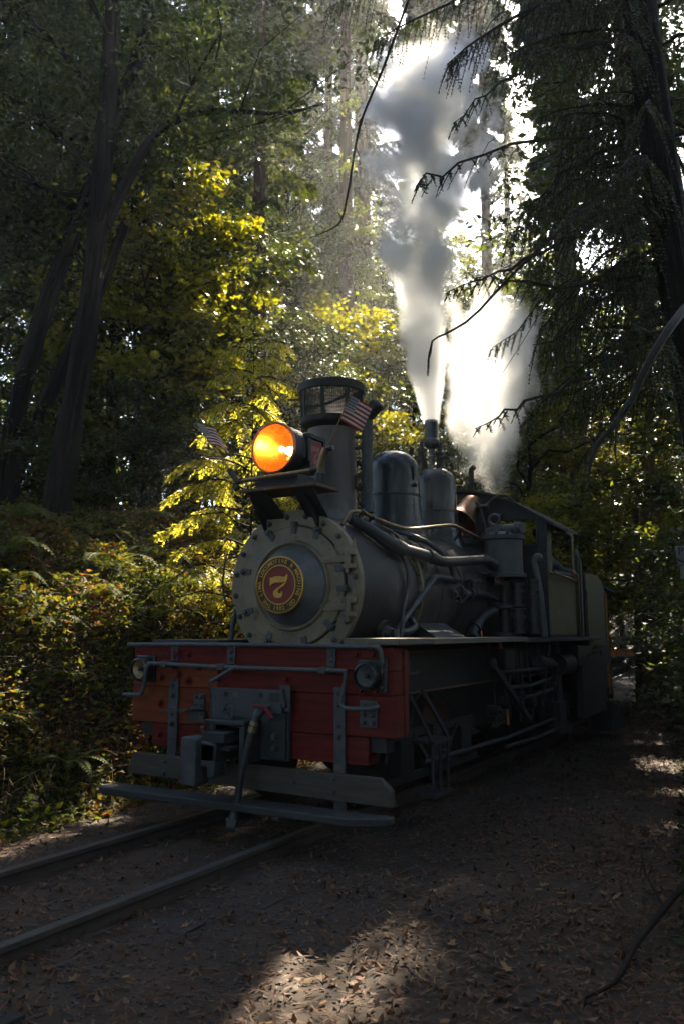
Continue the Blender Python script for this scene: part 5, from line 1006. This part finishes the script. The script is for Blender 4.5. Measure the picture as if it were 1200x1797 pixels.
# ------------------------------------------------------------------ undergrowth
rng = np.random.default_rng(61)
n = 230000
yy = rng.uniform(-4.0, 10, n); dd = rng.random(n)**1.15*9.0 - .1; toe = bank_toe(yy); xx = toe - dd
keep = (rng.random(n) < np.clip(.35+dd*1.4, 0, 1)) & (rng.random(n) < np.clip(1.15-dd*.1, .25, 1)); xx, yy, dd = xx[keep], yy[keep], dd[keep]
lump = vnoise(xx, yy, 1.5)*.6 + vnoise(xx, yy, 4.3)*.4
hgt = np.clip(dd*.8, .03, 1)*(.06+(.55+.10*np.minimum(dd,4))*lump*lump)*rng.random(len(xx))**.55 + .02
zz_ = gh(xx, yy); P = np.stack([xx, yy, zz_+hgt], 1); P[:,:2] += rng.normal(size=(len(xx),2))*.02
tag(obj('undergrowth', LA().add(rand_leaves(P, .035, .095, .62, .1, .8, .25)).mesh('undergrowth', COVER)), 'tangled low undergrowth of green, yellow and rusty leaves covering the left bank', 'undergrowth', kind='stuff')
n = 2600; yy = rng.uniform(-2.5, 7, n); xx = bank_toe(yy) - .15 - rng.random(n)*4.5; zz_ = gh(xx, yy); b = MB()
for i in range(n):
    a = rng.uniform(0, 6.3); l = rng.uniform(.15,.5); p = np.array([xx[i], yy[i], zz_[i]-.02]); b.tube([p, p+np.array([.3*l*math.cos(a), .3*l*math.sin(a), l*.7]), p+np.array([.9*l*math.cos(a), .9*l*math.sin(a), l*rng.uniform(.5,1)])], [.0035,.003,.0015], 3, caps=False)
tag(b.build('dry_stems', DRYST), 'dry brown stems tangled through the undergrowth of the left bank', 'undergrowth', kind='stuff')
n = 26000; yy = rng.uniform(-5, 22, n); xx = pathr(yy) + rng.random(n)**1.3*3.6 - .1; P = np.stack([xx, yy, gh(xx, yy)+rng.random(n)**2*.35*np.clip((xx-pathr(yy)),.05,1)+.01], 1)
tag(obj('bank_brush', LA().add(rand_leaves(P, .03, .09, .5, .2, .8, .25)).mesh('bank_brush', LEAFD)), 'dark low brush covering the foot of the shaded right bank', 'undergrowth', kind='stuff')
# ferns
def fern(seed):
    r_ = np.random.default_rng(seed); A = LA(); b = MB()
    for i in range(11):
        a = i*2*PI/11 + r_.normal()*.2; L = r_.uniform(.45,.8); t = np.linspace(0,1,18); el = r_.uniform(.7,1.1)
        q = np.stack([np.cos(a)*L*t, np.sin(a)*L*t, L*(el*t-.95*t*t)], 1); b.tube(q[::3], .004, 4, caps=False)
        T = nrm(np.gradient(q, axis=0)); Sd = nrm(np.cross(T, [0,0,1]))
        for k in (1,-1):
            D = nrm(Sd*k + T*.35); wd = .16*L*np.sin(PI*np.clip(t*.9+.1,0,1))+.01; A.add(leaves_arr(q, D, T, wd, np.full(len(t), .035*L/.6), .05))
    b.v = [tuple(p) for p in b.v]; return b.mesh('stalks', DRYST), A.mesh('fronds', FERNM)
FE = [fern(1), fern(2)]
for i, (x, y, s_) in enumerate(((-2.35,-.55,.8),(-2.05,.15,.6),(-3.4,1.6,.9),(-3.9,2.3,1.0),(-3.2,.7,.8),(-4.4,1.2,.9),(-3.6,3.2,1.0),(-4.8,3.0,.9),(-2.9,2.2,.8),(-4.1,.2,.8),(-5.2,2.0,1.0),(-3.0,-.4,.7),(-2.6,.6,.45),(-2.9,1.5,.55),(-3.3,2.4,.6),(-2.3,-1.0,.5),(-3.7,-.7,.6),(-4.3,3.6,.8),(-5.0,4.2,.9),(-2.6,3.0,.5),(-3.9,.9,.7),(-4.7,.3,.8),(-5.6,1.0,.9),(-5.4,3.2,.9),(-2.4,1.2,.4),(-3.1,-1.3,.5))):
    f = thing('fern', 'green fern arching out of the undergrowth on the left bank', 'fern', (x, y, float(gh(x,y))+.12), rnd.uniform(0,6), 'ferns on the left bank'); f.scale = (s_,)*3
    obj('stalks', FE[i % 2][0], f); obj('fronds', FE[i % 2][1], f)
# fallen stick on the right of the path
x, y = bearing(21.5, 4.1)
fs = thing('fallen_branch', 'long curved dead branch lying on the leaves at the right of the path', 'branch', (x, y, float(gh(x,y))))
def W3(b_, d_, h): p = bearing(b_, d_); return (p[0]-x, p[1]-y, float(gh(p[0],p[1]))-float(gh(x,y))+h)
MB().tube([W3(23.5,5.1,.32),W3(21.5,4.85,.20),W3(19.6,4.6,.10),W3(18.3,4.25,.06),W3(17.2,3.95,.03),W3(15.2,3.75,.02)], [.018,.017,.015,.013,.011,.005], 8, smooth=4).tube([W3(20.2,4.68,.13),W3(19.2,4.9,.22),W3(19.0,5.0,.30)], [.009,.007,.003], 6).tube([W3(18.0,4.18,.05),W3(17.6,4.4,.04),W3(17.0,4.5,.03)], [.008,.006,.003], 6).build('stick', TWIG, fs)

# far woodland that reads as one mass, all round
rng = np.random.default_rng(71)
n = 60000; a = rng.uniform(0, 2*PI, n)
r_ = np.where(rng.random(n) < .6, rng.uniform(42, 56, n), rng.uniform(38, 75, n)); xx = CAM[0]+r_*np.sin(a+R(-YAW)); yy = CAM[1]+r_*np.cos(a+R(-YAW))
zt = 17+10*vnoise(np.degrees(a)*1.0, r_*0, .16); cl = rng.random(n); P = np.stack([xx, yy, gh(xx,yy)+zt*cl], 1); P += rng.normal(size=P.shape)*.3
tag(obj('far_woodland', LA().add(rand_leaves(P, .5, 1.2, .6, .1)).mesh('far_woodland', LEAFG)), 'far woodland seen as one leafy mass between the nearer trees', 'woodland', kind='stuff')
# more wood, unseen, added behind the camera and overhead to darken the ground
nc = 900; a = rng.uniform(R(60), R(300), nc); r_ = rng.uniform(6, 15, nc); C = np.stack([CAM[0]+r_*np.sin(a-R(YAW)), CAM[1]+r_*np.cos(a-R(YAW)), rng.uniform(.5, 12, nc)], 1)
nc = 900; C2 = np.stack([rng.uniform(-7, 13, nc), rng.uniform(-15, .5, nc), rng.uniform(8.5, 13, nc)], 1); C = np.concatenate([C, C2[vnoise(C2[:,0], C2[:,1], .35) > .27]])
C = C[~((np.abs(C[:,0]+.3) < 2.6+.12*np.abs(C[:,1]+6)) & (C[:,1] < -4) & (C[:,2] < 8.5))]
P = np.repeat(C, 42, 0) + rng.normal(size=(len(C)*42,3))*np.array([.75,.75,.4])
tag(obj('unseen_shade_woodland', LA().add(rand_leaves(P, .2, .42, .55, .1)).mesh('unseen_shade_woodland', LEAFD)), 'unseen wood added behind and above the viewpoint to shade the clearing', 'woodland', kind='stuff')

# ------------------------------------------------------------------ steam
def steam_mat(name, kind, dens, nscale, gain):
    m = bpy.data.materials.new(name); m.use_nodes = True; t = m.node_tree; t.nodes.clear(); L = t.links; N = t.nodes.new
    out = N('ShaderNodeOutputMaterial'); pv_ = N('ShaderNodeVolumePrincipled'); L.new(pv_.outputs[0], out.inputs['Volume'])
    pv_.inputs['Color'].default_value = (.93,.94,.955,1); pv_.inputs['Anisotropy'].default_value = .30
    tc = N('ShaderNodeTexCoord'); sp = N('ShaderNodeSeparateXYZ'); L.new(tc.outputs['Object'], sp.inputs[0])
    def ma(op, a, b=None, c=None, clamp=False):
        n = N('ShaderNodeMath'); n.operation = op; n.use_clamp = clamp
        for i, v in enumerate((a, b, c)):
            if v is None: continue
            if isinstance(v, (int, float)): n.inputs[i].default_value = v
            else: L.new(v, n.inputs[i])
        return n.outputs[0]
    x, y, z = sp.outputs
    nz = N('ShaderNodeTexNoise'); nz.inputs['Scale'].default_value = nscale; nz.inputs['Detail'].default_value = 5; nz.inputs['Roughness'].default_value = .6; L.new(tc.outputs['Object'], nz.inputs['Vector'])
    nz2 = N('ShaderNodeTexNoise'); nz2.inputs['Scale'].default_value = nscale*.42; nz2.inputs['Detail'].default_value = 2; mp = N('ShaderNodeMapping'); mp.inputs['Location'].default_value = (3,1,7); L.new(tc.outputs['Object'], mp.inputs[0]); L.new(mp.outputs[0], nz2.inputs['Vector'])
    no = ma('ADD', ma('MULTIPLY', ma('SUBTRACT', nz.outputs['Fac'], .5), 1.0), ma('MULTIPLY', ma('SUBTRACT', nz2.outputs['Fac'], .5), 1.3))
    if kind == 'plume':
        rad = ma('ADD', ma('MULTIPLY', ma('MINIMUM', z, 2.6), .165), .11)
        rad = ma('ADD', rad, ma('MULTIPLY', ma('MAXIMUM', ma('SUBTRACT', z, 2.6), 0), .03))
        xo = ma('ADD', x, ma('MULTIPLY', ma('SINE', ma('MULTIPLY', z, 1.5)), .05))
        rr = ma('DIVIDE', ma('SQRT', ma('ADD', ma('MULTIPLY', xo, xo), ma('MULTIPLY', y, y))), rad)
        amp = ma('MINIMUM', ma('ADD', ma('MULTIPLY', z, .9), .25), 2.0)
        v = ma('ADD', ma('SUBTRACT', 1.0, rr), ma('MULTIPLY', no, amp))
        fade = ma('SUBTRACT', 1.0, ma('DIVIDE', ma('ADD', ma('SUBTRACT', z, 4.0), ma('MULTIPLY', no, -1.4)), .9), clamp=True)
        d = ma('MULTIPLY', ma('MULTIPLY', ma('MULTIPLY', v, gain), 1.0, clamp=True), fade, clamp=True)
        prof = ma('ADD', ma('DIVIDE', dens*.55, ma('ADD', rad, .10)), 0.0)
        L.new(ma('MULTIPLY', d, prof), pv_.inputs['Density'])
    else:
        q = ma('SQRT', ma('ADD', ma('ADD', ma('MULTIPLY', x, x), ma('MULTIPLY', y, y)), ma('MULTIPLY', z, z)))
        v = ma('ADD', ma('SUBTRACT', .60, q), ma('MULTIPLY', no, 1.35))
        d = ma('MULTIPLY', ma('MULTIPLY', v, gain, clamp=True), ma('MULTIPLY', ma('SUBTRACT', 1.0, q), 4.0, clamp=True))
        L.new(ma('MULTIPLY', d, dens), pv_.inputs['Density'])
    m.cycles.volume_step_rate = .12
    return m
sb = MB().lathe([(.14,-.02),(.42,.5),(.70,1.4),(1.02,2.6),(1.1,4.0),(1.0,4.75)], (0,0,0), 'z', 24)
tag(sb.build('steam_plume', steam_mat('whistle steam', 'plume', 8.0, 3.0, 2.2), loc=(X0-.01,vy,3.72)), 'tall white plume of steam blowing straight up from the whistle', 'steam', kind='stuff')
sp_ = MB().sph((0,0,0), 1.0, 24, 16)
o = sp_.build('steam_cloud', steam_mat('drifting steam', 'puff', 4.5, 2.4, 2.2), loc=(.02,5.3,5.15)); o.scale = (.98,1.05,2.2)
tag(o, 'bright cloud of steam drifting up behind the cab roof', 'steam', kind='stuff')
o = sp_.build('steam_wisp', steam_mat('thin steam', 'puff', 2.2, 2.6, 2.0), loc=(.12,4.75,3.78)); o.scale = (.55,.5,.48)
tag(o, 'low grey wisp of steam curling round the small roof pipe', 'steam', kind='stuff')

# ------------------------------------------------------------------ thin misty air
hzm = bpy.data.materials.new('thin haze'); hzm.use_nodes = True; t = hzm.node_tree; t.nodes.clear()
pv_ = t.nodes.new('ShaderNodeVolumePrincipled'); pv_.inputs['Color'].default_value = (.93,.95,.97,1); pv_.inputs['Density'].default_value = .0012; pv_.inputs['Anisotropy'].default_value = .62
t.links.new(pv_.outputs[0], t.nodes.new('ShaderNodeOutputMaterial').inputs['Volume'])
tag(MB().box(-185,185,-95,240,-6,62).build('haze', hzm), 'thin sunlit haze filling the clearing and the wood', 'haze', kind='stuff')
